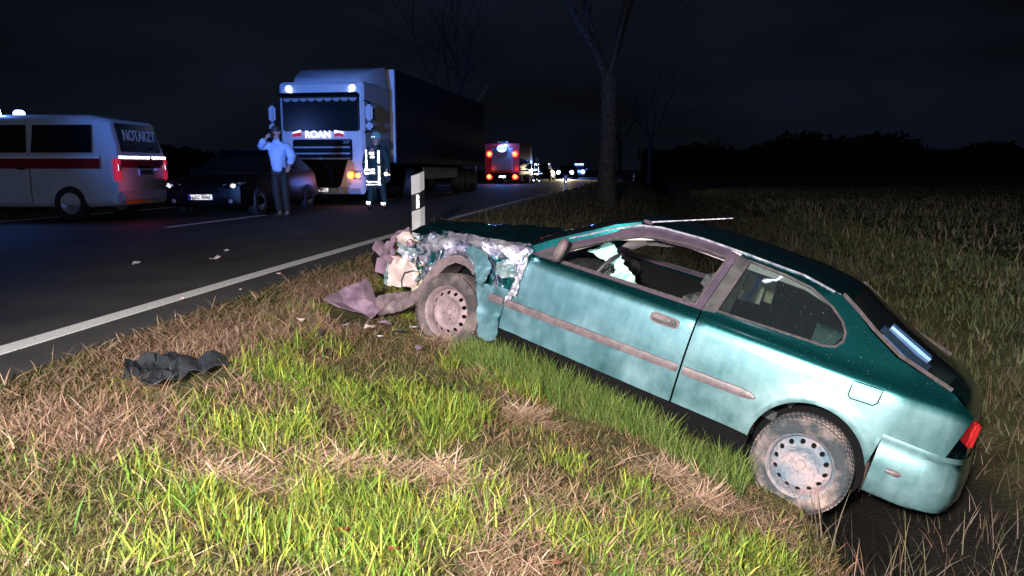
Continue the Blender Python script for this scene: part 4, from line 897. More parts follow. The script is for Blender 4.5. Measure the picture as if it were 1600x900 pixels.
band(40000, .45, 7.5, 12, 70, (.08, .30), (.008, .014), (.05, .055, .03), (.14, .12, .085), 'far_verge_grass', 'dull grass of the verge further down the road', 'grass', .8)
band(16000, -14, -8.7, 6, 60, (.10, .35), (.008, .014), (.06, .07, .03), (.20, .16, .11), 'left_verge_grass', 'dull grass along the far edge of the road', 'grass', .8)
for k, (px, py) in enumerate(((531, 829), (1082, 835), (612, 858), (870, 880))):
    zz = -.5
    for _ in range(15): q = on_ground(px, py, zz); zz = float(ground_z(q[0], q[1])) + .05
    b = MB(); s = .034 - .004 * k
    b.add([Vector(q) + Vector(v) * s for v in ((-1, 0, 0), (-.4, .5, .25), (.3, .55, .1), (1.2, .1, .3), (.4, -.4, .0), (-.4, -.5, .2), (0, 0, -.1))], [(0, 5, 6), (5, 4, 6), (4, 3, 6), (3, 2, 6), (2, 1, 6), (1, 0, 6)])
    tag(b.build('fallen_leaf', 'dead_leaf', None, 60), 'curled red-brown dead leaf lying on the green grass', 'leaf', 'dead leaves on the verge')
# ------------------------------------------------------------------ vehicles on the road
M('truck_white', (.60, .60, .64), (.68, .68, .72), 4, .35, coat=.4); M('truck_grey', (.30, .30, .33), rough=.4); M('curtain', (.012, .014, .022), (.02, .022, .03), 3, .55, bump=.3, bscale=4)
M('slat_metal', (.45, .45, .48), rough=.35, metal=.6); M('mirror_case', (.55, .55, .62), rough=.4); M('night_black', (.003, .003, .004), rough=.4, spec=.2)
M('sign_white', (.9, .9, .9), rough=.4, emit=(1, .96, .98), es=1.3); M('sign_red', (.5, .01, .03), rough=.4, emit=(1, .02, .06), es=.35); M('flag_white', (.9, .9, .9), emit=(1, 1, 1), es=1.2)
lens_mat('lens_white', (1, 1, 1), (.55, .70, 1), 7, .085); lens_mat('lens_amber', (1, .62, .16), (1, .16, .02), 5, .10); lens_mat('lens_red', (1, .40, .10), (1, .02, .015), 6.0, .20); lens_mat('lens_blue', (.85, .95, 1), (.04, .16, 1), 20, .22)
lens_mat('lens_blue_large', (1, 1, 1), (.02, .10, 1), 5, .40)
lens_mat('lens_red_dim', (1, .05, .12), (.6, .01, .05), 1.0, .10)
M('lens_clear', (.5, .5, .55), rough=.12, metal=.7); M('fire_red', (.20, .006, .010), (.26, .010, .014), 3, .35, coat=.5); M('shutter', (.20, .17, .20), rough=.4, metal=.6)
M('yellow_stripe', (.65, .6, .05), rough=.4); M('van_white', (.50, .53, .57), (.58, .60, .64), 3, .35, coat=.4); M('tail_lens', (.35, .012, .02), rough=.2, emit=(1, .03, .12), es=.35); M('amber_gloss', (.6, .2, .02), rough=.2)
def bulge(name, r, mat, parent, loc, nrm, flat=.5):
    b = MB(); b.lathe([(0, r * flat), (r * .5, r * flat * .85), (r * .85, r * flat * .5), (r, 0), (r, -.02)], axis='z', n=18)
    o = b.build(name, mat, parent, 60); o.matrix_local = face_matrix(loc, nrm); return o
def road_wheel(parent, x, y, r, w, mat='rubber'):
    b = MB(); b.lathe([(r * .6, -w / 2), (r * .93, -w / 2), (r, -w * .3), (r, w * .3), (r * .93, w / 2), (r * .6, w / 2), (r * .6, -w / 2)], (0, 0, 0), 'x', 28); o = b.build('wheel', mat, parent, 35); o.location = (x, y, r)
    b = MB(); b.lathe([(0, -w * .3), (r * .2, -w * .34), (r * .35, -w * .25), (r * .6, -w * .40), (r * .62, w * .40), (r * .3, w * .3), (0, w * .3)], (0, 0, 0), 'x', 24); b.build('rim', 'slat_metal', o, 30); return o
def rsec(y, hw, z0, z1, r=.08, n=4, top=None):
    """rounded-rectangle section at a station y"""
    P = []; tw = top if top else hw
    for cx, cz, a0 in ((tw - r, z1 - r, 0), (-(tw - r), z1 - r, 90), (-(hw - r), z0 + r, 180), (hw - r, z0 + r, 270)):
        for k in range(n + 1):
            a = R_(a0 + 90 * k / n); P.append((cx + r * math.cos(a), y, cz + r * math.sin(a)))
    return P

# --- lorry
td = 21.8; tx = (508 - 800) / FPX * td; trk = empty('articulated_lorry', (tx, td, 0.006), -math.atan(.17))
tag(trk, 'white articulated lorry with lit roof lamps and a ROAN sign above its grille', 'lorry')
b = MB(); b.loft([rsec(.02, 1.16, .42, 3.30, .10), rsec(.10, 1.24, .40, 3.38, .12), rsec(1.2, 1.25, .40, 3.42, .10), rsec(2.15, 1.25, .60, 3.42, .08)]); cab = b.build('cab', 'truck_white', trk, 40)
b = MB(); b.loft([[(-.92, .30, 3.36), (.92, .30, 3.36), (.86, .34, 3.44), (-.86, .34, 3.44)], [(-1.08, .55, 3.36), (1.08, .55, 3.36), (1.0, .62, 3.60), (-1.0, .62, 3.60)], [(-1.2, 1.2, 3.36), (1.2, 1.2, 3.36), (1.12, 1.3, 3.84), (-1.12, 1.3, 3.84)], [(-1.22, 2.1, 3.36), (1.22, 2.1, 3.36), (1.16, 2.1, 3.98), (-1.16, 2.1, 3.98)]]); b.build('roof_deflector', 'truck_white', trk, 50)
b = MB(); b.bbox((0, -.005, 2.52), (2.26, .08, .98), .06); ws = b.build('windscreen', BLK_GLASS, trk, 40)
b = MB(); b.bbox((0, -.10, 3.00), (2.30, .20, .10), .03, Matrix.Rotation(R_(-18), 3, 'X')); b.build('sun_visor', 'night_black', trk, 40)
for k in range(9):
    b = MB(); xx = -.96 + .24 * k; b.prism([(xx - .12, 2.93), (xx + .12, 2.93), (xx + .09, 2.86), (xx, 2.83), (xx - .09, 2.86)], -.055, -.05, lambda u, v, d: (u, d, v)); b.build('curtain_scallop', 'truck_grey', ws)
for sx in (-1, 1):
    bulge('roof_lamp', .085, 'lens_white', trk, (sx * .93, .0, 3.20), (0, -1, .1)); bulge('marker_lamp', .03, 'lens_white', trk, (sx * .86, -.02, 3.06), (0, -1, 0))
    b = MB(); b.bbox((sx * 1.42, -.05, 2.52), (.20, .12, .44), .05); mo = b.build('mirror', 'mirror_case', trk, 40)
    b = MB(); b.bbox((sx * 1.42, -.05, 2.16), (.20, .12, .20), .05); b.build('wide_mirror', 'mirror_case', mo, 40)
    b = MB(); b.tube([(sx * 1.22, .1, 2.86), (sx * 1.42, -.02, 2.80), (sx * 1.42, -.02, 2.06), (sx * 1.22, .1, 2.0)], .025, 6); b.build('mirror_arm', 'night_black', mo, 50)
    b = MB(); b.bbox((sx * .98, -.03, .80), (.42, .12, .26), .06); hl = b.build('headlamp', 'lens_clear', trk, 40)
    b = MB(); b.bbox((sx * 1.0, -.005, .60), (.50, .10, .60), .05); b.build('bumper_corner', 'truck_white', trk, 40)
bulge('indicator_lamp', .105, 'lens_amber', trk, (.85, -.09, .82), (0, -1, 0)); bulge('indicator_lamp', .06, 'lens_red_dim', trk, (-.86, -.09, .84), (0, -1, 0))
lamp_o = lamp('lorry_indicator_light', 'POINT', (tx + .95, td - .4, .82), 3, (1, .30, .06), size=.08)
b = MB(); b.bbox((0, -.01, .40), (2.3, .10, .20), .04); b.build('bumper', 'truck_grey', trk, 40)
b = MB(); b.bbox((.02, -.012, 1.52), (1.74, .09, .58), .03); gr = b.build('grille', 'night_black', trk, 30)
for z in (1.59, 1.42, 1.28): b = MB(); b.bbox((.02, -.07, z), (1.66, .05, .045), .015); b.build('grille_slat', 'slat_metal', gr, 30)
b = MB(); b.prism([(-.78, 1.24), (.74, 1.24), (.66, 1.0), (.52, .56), (.44, .47), (-.48, .47), (-.56, .56), (-.70, 1.0)], -.075, .02, lambda u, v, d: (u, d, v)); b.build('lower_grille', 'black', trk)
text_mesh('badge', 'XF', .12, 'slat_metal', gr, face_matrix((.74, -.062, 1.73), (0, -1, 0)), width=.20, height=.09)
text_mesh('name_sign', 'ROAN', .25, 'sign_white', trk, face_matrix((-.10, -.035, 1.95), (0, -1, 0)), bold=.006, width=.74, height=.20)['label'] = 'glowing white letters reading ROAN'
sg = bpy.data.objects['name_sign']
for i, x in enumerate((-.37, -.19, .0, .20)):       # slab serifs under and over the letters
    pass
for sx in (-1, 1):
    c = -.10 + sx * .62
    b = MB(); b.prism([(c - .13, 1.97 + sx * .0), (c + .0, 1.99), (c + .13, 1.98 - sx * .03), (c + .13, 2.05 - sx * .03), (c, 2.04), (c - .13, 2.03 + sx * .03)], -.036, -.03, lambda u, v, d: (u, d, v)); fo = b.build('flag_sign', 'flag_white', trk)
    b = MB(); b.prism([(c - .13, 1.88), (c, 1.90), (c + .13, 1.89 - sx * .02), (c + .13, 1.98 - sx * .03), (c, 1.985), (c - .13, 1.965)], -.0365, -.03, lambda u, v, d: (u, d, v)); b.build('flag_lower_half', 'sign_red', fo)
plate(trk, (-.08, -.066, .41), (0, -1, 0), 'DBL-MW55')
for yy in (1.35,): road_wheel(trk, -1.05, yy, .5, .34); road_wheel(trk, 1.05, yy, .5, .34)
for yy in (5.0, 11.8, 13.1, 14.4): road_wheel(trk, -1.0, yy, .5, .42); road_wheel(trk, 1.0, yy, .5, .42)
b = MB(); b.loft([rsec(2.75, 1.275, 1.15, 4.02, .03), rsec(16.2, 1.275, 1.15, 4.02, .03)]); tl = b.build('trailer', 'curtain', trk, 30)
b = MB(); b.bbox((0, 2.72, 2.6), (2.5, .05, 2.8), .02); b.build('trailer_front_wall', 'truck_white', tl, 30)
b = MB(); b.box((0, 8.6, .95), (1.0, 13.0, .25)); b.box((0, 3.2, .7), (.9, 3.6, .3)); b.build('chassis', 'black', trk)
b = MB(); b.box((1.26, 8.2, .85), (.03, 5.0, .40)); b.build('side_guard', 'truck_grey', trk)

# --- generic car (front at y = 0 facing -y)
def simple_car(name, loc, rz, paint, label, group=None, L=4.5, W=1.8, H=1.45, lamps=None, txt=None, lamp_r=.07):
    r = empty(name, loc, rz); tag(r, label, 'car', group); h = W / 2; k = H / 1.45
    b = MB(); b.loft([rsec(0, h * .70, .36, .62, .08), rsec(.07, h * .90, .24, .70, .10), rsec(.35, h * .98, .20, .78, .10, top=h * .90), rsec(1.15, h, .20, .92 * k, .10, top=h * .92), rsec(2.4, h, .20, .96 * k, .08, top=h * .94), rsec(L - .5, h, .22, 1.0 * k, .08, top=h * .92), rsec(L - .1, h * .94, .28, .98 * k, .10, top=h * .84), rsec(L, h * .82, .36, .86 * k, .1)])
    body = b.build('body', paint, r, 40)
    b = MB(); b.loft([rsec(1.0, h * .86, .86 * k, .90 * k, .01), rsec(1.95, h * .86, .86 * k, H - .04, .02, top=h * .66), rsec(2.6, h * .88, .86 * k, H, .02, top=h * .68), rsec(L - 1.0, h * .86, .86 * k, H - .04, .02, top=h * .66), rsec(L - .25, h * .80, .86 * k, 1.0 * k, .01)]); b.build('glasshouse', BLK_GLASS, r, 40)
    b = MB(); b.loft([rsec(1.9, h * .66, H - .045, H - .005, .018), rsec(2.6, h * .69, H - .03, H + .012, .018), rsec(L - 1.0, h * .67, H - .045, H - .005, .018)]); b.build('roof', paint, r, 40)
    for sx in (-1, 1):
        for yy in (.82, L - .85): road_wheel(r, sx * (h - .09), yy, .31, .2)
        b = MB(); b.bbox((sx * (h + .07), 1.45, .98 * k), (.18, .10, .13), .04); b.build('door_mirror', paint, r, 40)
        b = MB(); b.loft([[(sx * h * .50, .0, .60), (sx * h * .88, .10, .62), (sx * h * .90, .12, .72), (sx * h * .52, .04, .68)], [(sx * h * .50, .2, .60), (sx * h * .88, .3, .62), (sx * h * .90, .34, .74), (sx * h * .52, .24, .70)]]); hl = b.build('headlamp', 'lens_clear', r, 30)
        if lamps: bulge('bulb', lamp_r, lamps, hl, (sx * h * .72, .03, .66), (0, -1, 0), .4)
    b = MB(); b.bbox((0, .0, .55), (W * .42, .06, .10), .02); b.bbox((0, .03, .32), (W * .62, .06, .12), .03); b.build('grille', 'black', r, 30)
    if txt: plate(r, (0, -.045, .42), (0, -1, 0), txt)
    return r
bd = 15.9; dark = simple_car('parked_car', ((318 - 800) / FPX * bd, bd, .006), -math.atan(.13), 'night_black', 'black car with unlit lamps facing us beside the emergency doctor van', L=4.35, txt='H SC 4561')
for sx in (-1, 1):
    o = bulge('lamp_reflector', .055, 'chrome', dark, (sx * .66, .02, .66), (0, -1, .0), .5)
    retro('reflex_reflector', [(.055 * math.cos(a), .045 * math.sin(a)) for a in np.linspace(0, 6.283, 14, endpoint=False)], face_matrix((sx * .70, -.012, .655), (0, -1, 0)), dark, a=.02)
    bulge('fog_lamp', .05, 'lens_clear', dark, (sx * .62, .01, .34), (0, -1, 0), .4)

# --- emergency doctor van standing across the far lane; its rear is towards the road
vp = Vector((-7.42, 15.62, .006)); van = empty('emergency_van', vp, R_(86))
tag(van, 'silver-white emergency doctor van with NOTARZT lettering and assumed blue roof beacon', 'van')
b = MB(); b.loft([rsec(0, .90, .36, 1.30, .10, top=.88), rsec(.04, .94, .30, 1.50, .12, top=.84), rsec(.16, .95, .28, 1.93, .18, top=.80), rsec(.6, .95, .26, 2.02, .16, top=.80), rsec(3.1, .95, .26, 2.03, .16, top=.80), rsec(3.6, .95, .26, 1.96, .16, top=.78), rsec(4.05, .95, .26, 1.36, .12, top=.86), rsec(4.75, .93, .28, 1.08, .12, top=.82), rsec(4.95, .80, .36, .90, .12)]); vb = b.build('body', 'van_white', van, 40)
b = MB(); b.loft([[(-.72, -.012, 1.32), (.72, -.012, 1.32), (.66, .09, 1.86), (-.66, .09, 1.86)], [(-.72, .06, 1.32), (.72, .06, 1.32), (.66, .16, 1.86), (-.66, .16, 1.86)]]); rw = b.build('rear_window', BLK_GLASS, van, 20)
text_mesh('rear_lettering', 'NOTARZT', .2, 'post_white', rw, face_matrix((.0, .022, 1.64), (0, -1, .19)), bold=.004, width=1.16, height=.22)['label'] = 'white letters reading NOTARZT'
fm = face_matrix((-.02, -.016, 1.215), (0, -1, 0))
b = MB(); b.box((0, -.004, 1.215), (1.74, .012, .07)); rs = b.build('reflective_stripe', 'plate_base', van)
for i in range(42):      # prismatic film: narrow facets canted to the side
    xx = -.82 + i * .04
    if .21 < xx < .32: continue
    retro('prism_facet', rect(.046, .055), face_matrix((xx, -.030, 1.215), (-.80, -.60, 0)), rs, a=.02)
b = MB(); b.box((0, -.002, 1.09), (1.70, .008, .15)); b.build('red_band', 'fire_red', van)
b = MB(); b.box((-.955, 2.4, 1.10), (.010, 4.2, .20)); b.build('side_band', 'fire_red', van)
b = MB(); b.box((-.958, 2.4, 1.215), (.008, 4.2, .05)); b.build('side_stripe', 'plate_base', van)
plate(van, (.10, -.012, .93), (0, -1, 0), 'H 2018', .50, .12)
for sx in (-1, 1):
    b = MB(); b.bbox((sx * .86, .02, .98), (.16, .10, .44), .03); tlp = b.build('tail_lamp', 'tail_lens', van, 40)
    b = MB(); b.bbox((sx * .86, -.035, 1.02), (.11, .02, .12), .01); b.build('reversing_lens', 'lens_clear', tlp, 30)
    road_wheel(van, sx * .84, .95, .34, .22); road_wheel(van, sx * .84, 3.95, .34, .22)
    for y0, y1 in ((.45, 1.65), (1.75, 2.75), (2.88, 3.62)):
        b = MB(); b.loft([[(sx * .935, y0, 1.30), (sx * .935, y1, 1.30), (sx * .845, y1 - .02 - (.35 if y1 > 3 else 0), 1.82), (sx * .845, y0 + .02, 1.82)], [(sx * .955, y0, 1.30), (sx * .955, y1, 1.30), (sx * .865, y1 - .02 - (.35 if y1 > 3 else 0), 1.82), (sx * .865, y0 + .02, 1.82)]]); b.build('side_window', BLK_GLASS, van, 20)
b = MB(); b.bbox((0, -.03, .46), (1.86, .18, .22), .05); b.build('rear_bumper', 'truck_grey', van, 40)
for sx in (-1, 1):
    for yy in (1.70, 2.82, 3.72): b = MB(); b.box((sx * .953, yy, .82), (.006, .012, .92)); b.build('door_seam', 'black', van)
    for yy in (1.86, 2.98): b = MB(); b.bbox((sx * .965, yy, 1.0), (.03, .16, .035), .01); b.build('door_handle', 'night_black', van, 30)
    b = MB(); b.bbox((sx * 1.08, 3.62, 1.36), (.22, .12, .26), .05); b.build('door_mirror', 'night_black', van, 40)
b = MB(); b.bbox((0, -.02, 1.03), (.40, .03, .05), .01); b.build('tailgate_handle', 'night_black', van, 30)
b = MB(); b.tube([(.05, -.02, 1.33), (.42, -.005, 1.42)], .012, 5); b.build('rear_wiper', 'night_black', van, 30)
b = MB(); b.box((0, .012, .64), (1.7, .012, .012)); b.build('tailgate_seam', 'black', van)
b = MB(); b.box((-.45, -.126, .36), (.9, .01, .06)); b.build('amber_strip', 'amber_gloss', van)  # thin amber strip low on the left half of the bumper
b = MB(); b.lathe([(0, .16), (.06, .155), (.10, .12), (.11, .03), (.12, 0)], axis='z', n=20); bo = b.build('roof_beacon', 'lens_blue', van, 50); bo.location = (-.35, 2.75, 2.03)  # beacons assumed on the unseen part of the van roof
bo = bo.copy(); COL.objects.link(bo); bo.parent = van; bo.location = (.35, 2.75, 2.03)
lamp('assumed_van_beacon_light', 'POINT', vp + Vector((-2.75, -.36, 2.42)), 60, (.12, .28, 1.0), size=.10)  # lamp added for the assumed van beacons, tinting the surroundings blue
lamp('van_tail_light', 'POINT', vp + Vector((.35, -.85, .75)), 2.5, (1.0, .12, .22), size=.08)

# --- fire engine and the vehicles further down the road
fd = 52.0; fx = (785 - 800) / FPX * fd; fe = empty('fire_engine', (fx, fd, .006), -math.atan(.176))
tag(fe, 'red fire engine seen from behind with glaring blue roof beacon and red tail lamps', 'fire engine')
b = MB(); b.loft([rsec(0, 1.16, .55, 2.66, .08), rsec(4.4, 1.16, .55, 2.66, .08)]); b.build('equipment_body', 'fire_red', fe, 30)
b = MB(); b.loft([rsec(4.45, 1.14, .45, 2.60, .08), rsec(5.6, 1.14, .45, 2.60, .08), rsec(6.3, 1.10, .45, 1.7, .12), rsec(6.5, 1.05, .45, 1.5, .1)]); b.build('cab', 'fire_red', fe, 30)
b = MB(); b.bbox((0, -.02, 1.62), (1.5, .06, 1.5), .03); sh = b.build('rear_shutter', 'shutter', fe, 30)
for k in range(9): b = MB(); b.bbox((0, -.055, 1.0 + k * .155), (1.46, .03, .12), .012); b.build('slat', 'shutter', sh, 30)
for sx in (-1, 1):
    bulge('upper_tail_lamp', .21, 'lens_red', fe, (sx * .86, -.02, 1.98), (0, -1, 0)); bulge('lower_tail_lamp', .21, 'lens_red', fe, (sx * .88, -.03, .50), (0, -1, 0))
    for yy in (1.1, 4.9): road_wheel(fe, sx * .98, yy, .42, .34)
    lamp('engine_tail_light', 'POINT', (fx + sx * .86, fd - .55, 1.0), 7, (1, .06, .02), size=.12)
b = MB(); b.bbox((0, -.03, .62), (2.2, .14, .26), .04); b.build('rear_bumper', 'black', fe, 30)
plate(fe, (0, -.11, .48), (0, -1, 0), 'H 2112', .52, .16)
b = MB(); b.lathe([(0, .24), (.16, .22), (.30, .12), (.34, 0), (.30, -.12), (.16, -.22), (0, -.24)], axis='z', n=24); bo = b.build('roof_beacon', 'lens_blue_large', fe, 60); bo.location = (0, -.16, 2.34)
b = MB(); b.bbox((0, -.06, 2.12), (.5, .2, .06), .02); b.build('beacon_bracket', 'black', fe)
lamp('engine_beacon_light', 'POINT', (fx, fd - .55, 2.5), 320, (.10, .30, 1.0), size=.14)
b = MB()
for sx in (-.3, .3): b.tube([(sx, .2, 2.78), (sx, 4.2, 2.78)], .03, 5)
for k in range(10): b.tube([(-.3, .4 + k * .4, 2.78), (.3, .4 + k * .4, 2.78)], .02, 5)
b.build('roof_ladder', 'slat_metal', fe, 40)
rd = 60.0; rv = simple_car('fire_service_car', ((824 - 800) / FPX * rd, rd + 4.6, .006), math.pi - math.atan(.176), 'fire_red', 'red fire service estate car with lit tail lamp beside the fire engine', L=4.6, H=1.6)
for sx in (-1, 1): bulge('tail_lamp', .13, 'lens_red', rv, (sx * .74, 4.58, .85), (0, 1, 0))
cd = 66.0; c1 = simple_car('parked_car', ((856 - 800) / FPX * cd, cd + 4.4, .006), math.pi - math.atan(.176), 'night_black', 'dark hatchback seen from behind past the far firefighter', 'cars stopped down the road', L=4.3)
plate(c1, (0, 4.33, .62), (0, 1, 0), 'H PT 71', .52, .13)
cd = 76.0; simple_car('oncoming_car', ((882 - 800) / FPX * cd, cd, .006), -math.atan(.176), 'night_black', 'oncoming car with white headlamps lit behind the short roadside post', 'cars stopped down the road', lamps='lens_white', lamp_r=.20)
lamp('headlamp_beam', 'SPOT', ((882 - 800) / FPX * cd, cd - .4, .7), 5000, (1, .82, .55), target=((872 - 800) / FPX * 60, 56, -.2), size=.1, cone=70)
cd = 92.0; pc = simple_car('patrol_car', ((901 - 800) / FPX * cd, cd, .006), -math.atan(.176), 'truck_white', 'patrol car with blue roof light behind the oncoming headlamps', 'cars stopped down the road', lamps='lens_white', lamp_r=.22)
b = MB(); b.bbox((0, 2.3, 1.55), (1.1, .25, .14), .04); b.build('light_bar', 'lens_blue', pc, 40)
lamp('patrol_beacon_light', 'POINT', ((901 - 800) / FPX * cd, cd - .5, 1.9), 500, (.10, .25, 1.0), size=.14)

# ------------------------------------------------------------------ people
def skin_mesh(name, pts, edges, mat, parent, root=0, sub=2):
    me = bpy.data.meshes.new(name); me.from_pydata([p[:3] for p in pts], edges, []); me.materials.append(MATS[mat])
    o = bpy.data.objects.new(name, me); COL.objects.link(o); o.parent = parent
    sm = o.modifiers.new('skin', 'SKIN'); sm.use_smooth_shade = True; sm.branch_smoothing = .4
    for i, sv in enumerate(me.skin_vertices[0].data):
        r = pts[i][3]; sv.radius = (r if not hasattr(r, '__len__') else r[0], r if not hasattr(r, '__len__') else r[1]); sv.use_root = (i == root)
    ss = o.modifiers.new('sub', 'SUBSURF'); ss.levels = sub; ss.render_levels = sub
    return o
M('skin', (.42, .24, .18), (.50, .30, .23), 10, .55); M('jacket_blue', (.42, .55, .78), (.50, .62, .84), 8, .7, bump=.3, bscale=14); M('trousers', (.014, .016, .015), (.026, .028, .025), 10, .8, bump=.3, bscale=16)
M('shoe', (.015, .015, .015), rough=.5); M('hair', (.05, .035, .025), rough=.6); M('turnout', (.008, .034, .034), (.012, .046, .044), 8, .75, bump=.3, bscale=14); M('helmet_green', (.16, .34, .30), (.2, .4, .34), 5, .45); M('phone_black', (.01, .01, .012), rough=.3)
def hand(pts, edges, wrist, at, d, up):
    """palm and five fingers as short branches"""
    d = Vector(d).normalized(); up = Vector(up).normalized(); s = d.cross(up).normalized(); at = Vector(at)
    pts.append((*at + d * .05, (.036, .018))); pl = len(pts) - 1; edges.append((wrist, pl))
    for k, (off, ln) in enumerate(((-.030, .065), (-.010, .080), (.010, .078), (.029, .062))):
        a = at + d * .095 + s * off; pts.append((*a, .010)); i = len(pts) - 1; edges.append((pl, i)); pts.append((*(a + d * ln * .6 - up * .012), .009)); edges.append((i, i + 1)); pts.append((*(a + d * ln * .85 - up * .035), .008)); edges.append((i + 1, i + 2))
    a = at + d * .03 - s * .035; pts.append((*a, .011)); i = len(pts) - 1; edges.append((pl, i)); pts.append((*(a + d * .045 - s * .012 - up * .015), .009)); edges.append((i, i + 1))
def person(name, loc, rz, label, pose, coat, legs, coat_len=.92, scale=1.0, group=None, detail=True):
    r = empty(name, loc, rz); r.scale = (scale,) * 3; tag(r, label, 'person', group)
    lean = pose.get('lean', 0); J = pose
    P = [(0, 0, .95, (.13, .10)), (lean * .4, 0, 1.15, (.13, .10)), (lean * .8, 0, 1.38, (.17, .11)), (lean, 0, 1.50, (.07, .06)), (lean * 1.05, -.01, 1.58, .052), (*J['head'], (.080, .098)), (J['head'][0], J['head'][1] + .01, J['head'][2] + .10, (.072, .085))]
    Ed = [(0, 1), (1, 2), (2, 3), (3, 4), (4, 5), (5, 6)]
    for sx in ('L', 'R'):
        sh, el, wr = J['sh' + sx], J['el' + sx], J['wr' + sx]; i = len(P); P += [(*sh, .062), (*el, .045), (*wr, .030)]; Ed += [(2, i), (i, i + 1), (i + 1, i + 2)]
        if detail: hand(P, Ed, i + 2, wr, Vector(wr) - Vector(el), J.get('up' + sx, (0, -1, 0)))
        hp, kn, an = J['hip' + sx], J['kn' + sx], J['an' + sx]; i = len(P); P += [(*hp, .085), (*kn, .058), (*an, .040), (an[0], an[1] - .12, .045, .034)]; Ed += [(0, i), (i, i + 1), (i + 1, i + 2), (i + 2, i + 3)]
    body = skin_mesh('body', P, Ed, 'skin', r)
    # face
    hd = Vector(J['head'])
    b = MB(); b.add([hd + Vector(v) for v in ((-.013, -.092, .02), (.013, -.092, .02), (.018, -.098, -.012), (-.018, -.098, -.012), (0, -.122, -.008), (0, -.094, .035))], [(0, 1, 5), (1, 2, 4), (0, 4, 3), (0, 1, 4), (2, 3, 4)]); b.build('nose', 'skin', r, 60)
    for sx in (-1, 1):
        b = MB(); b.lathe([(0, -.006), (.008, -.004), (.010, 0)], (hd.x + sx * .030, hd.y - .088, hd.z + .028), 'y', 8); b.build('eye', 'phone_black', r)
        b = MB(); b.bbox((hd.x + sx * .085, hd.y + .005, hd.z + .01), (.02, .035, .055), .008); b.build('ear', 'skin', r, 40)
    b = MB(); b.bbox((hd.x, hd.y - .090, hd.z - .045), (.045, .012, .010), .004); b.build('mouth', 'hair', r)
    C = [(0, 0, coat_len, (.215, .165)), (lean * .4, 0, 1.15, (.215, .165)), (lean * .8, 0, 1.38, (.225, .155)), (lean, 0, 1.50, (.10, .095)), (lean * 1.05, -.01, 1.57, .078), (lean * .15, 0, (coat_len + 1.15) / 2, (.215, .165))]; E2 = [(0, 5), (5, 1), (1, 2), (2, 3), (3, 4)]
    for sx in ('L', 'R'):
        i = len(C); sh, el, wr = J['sh' + sx], J['el' + sx], J['wr' + sx]; w2 = Vector(el).lerp(Vector(wr), .92); C += [(*sh, .100), (*el, .086), (*w2, .062)]; E2 += [(2, i), (i, i + 1), (i + 1, i + 2)]
    co = skin_mesh('coat', C, E2, coat, r); tx_ = bpy.data.textures.new('cloth_folds', 'CLOUDS'); tx_.noise_scale = .16
    dm = co.modifiers.new('folds', 'DISPLACE'); dm.texture = tx_; dm.strength = .07; dm.mid_level = .5
    T = [(0, 0, .90, (.13, .10))]; E3 = []
    for sx in ('L', 'R'):
        i = len(T); hp, kn, an = J['hip' + sx], J['kn' + sx], J['an' + sx]; T += [(*hp, .098), (*kn, .080), (an[0], an[1], an[2] - .01, .072)]; E3 += [(0, i), (i, i + 1), (i + 1, i + 2)]
    skin_mesh('trousers', T, E3, legs, r)
    for sx in ('L', 'R'):
        an = Vector(J['an' + sx]); b = MB(); b.bbox((an.x, an.y - .07, .045), (.095, .27, .085), .035); b.build('shoe', 'shoe', r, 40)
    return r
pos = on_ground(440, 338, .01)
man = person('person', (pos[0], pos[1], .008), R_(-6), 'person in pale blue jacket and dark trousers, hand raised to face, before the lorry',
    dict(lean=-.03, head=(-.02, -.06, 1.68), shL=(-.20, -.01, 1.44), elL=(-.36, -.10, 1.40), wrL=(-.16, -.22, 1.56), upL=(0, -1, .3), shR=(.17, 0, 1.44), elR=(.27, .06, 1.20), wrR=(.24, -.08, 1.02), hipL=(-.09, 0, .90), knL=(-.08, -.03, .50), anL=(-.03, .02, .09), hipR=(.09, 0, .90), knR=(.11, -.03, .50), anR=(.14, -.02, .09)), 'jacket_blue', 'trousers', .87, 1.03)
b = MB(); b.lathe([(.088, .0), (.092, .05), (.078, .10), (.04, .13), (0, .138)], (-.02, -.045, 1.70), 'z', 16); b.build('hair', 'hair', man, 50)
b = MB(); b.bbox((-.06, -.20, 1.63), (.07, .02, .13), .008, Matrix.Rotation(R_(20), 3, 'Y')); b.build('phone', 'phone_black', None, 30)
ph = bpy.data.objects['phone']; ph.matrix_world = Matrix.Translation((pos[0], pos[1], .008)) @ Matrix.Rotation(R_(-6), 4, 'Z') @ Matrix.Scale(1.03, 4); tag(ph, 'black phone held up to the face by the blue-jacketed person', 'phone')
pos = on_ground(590, 326, .01)
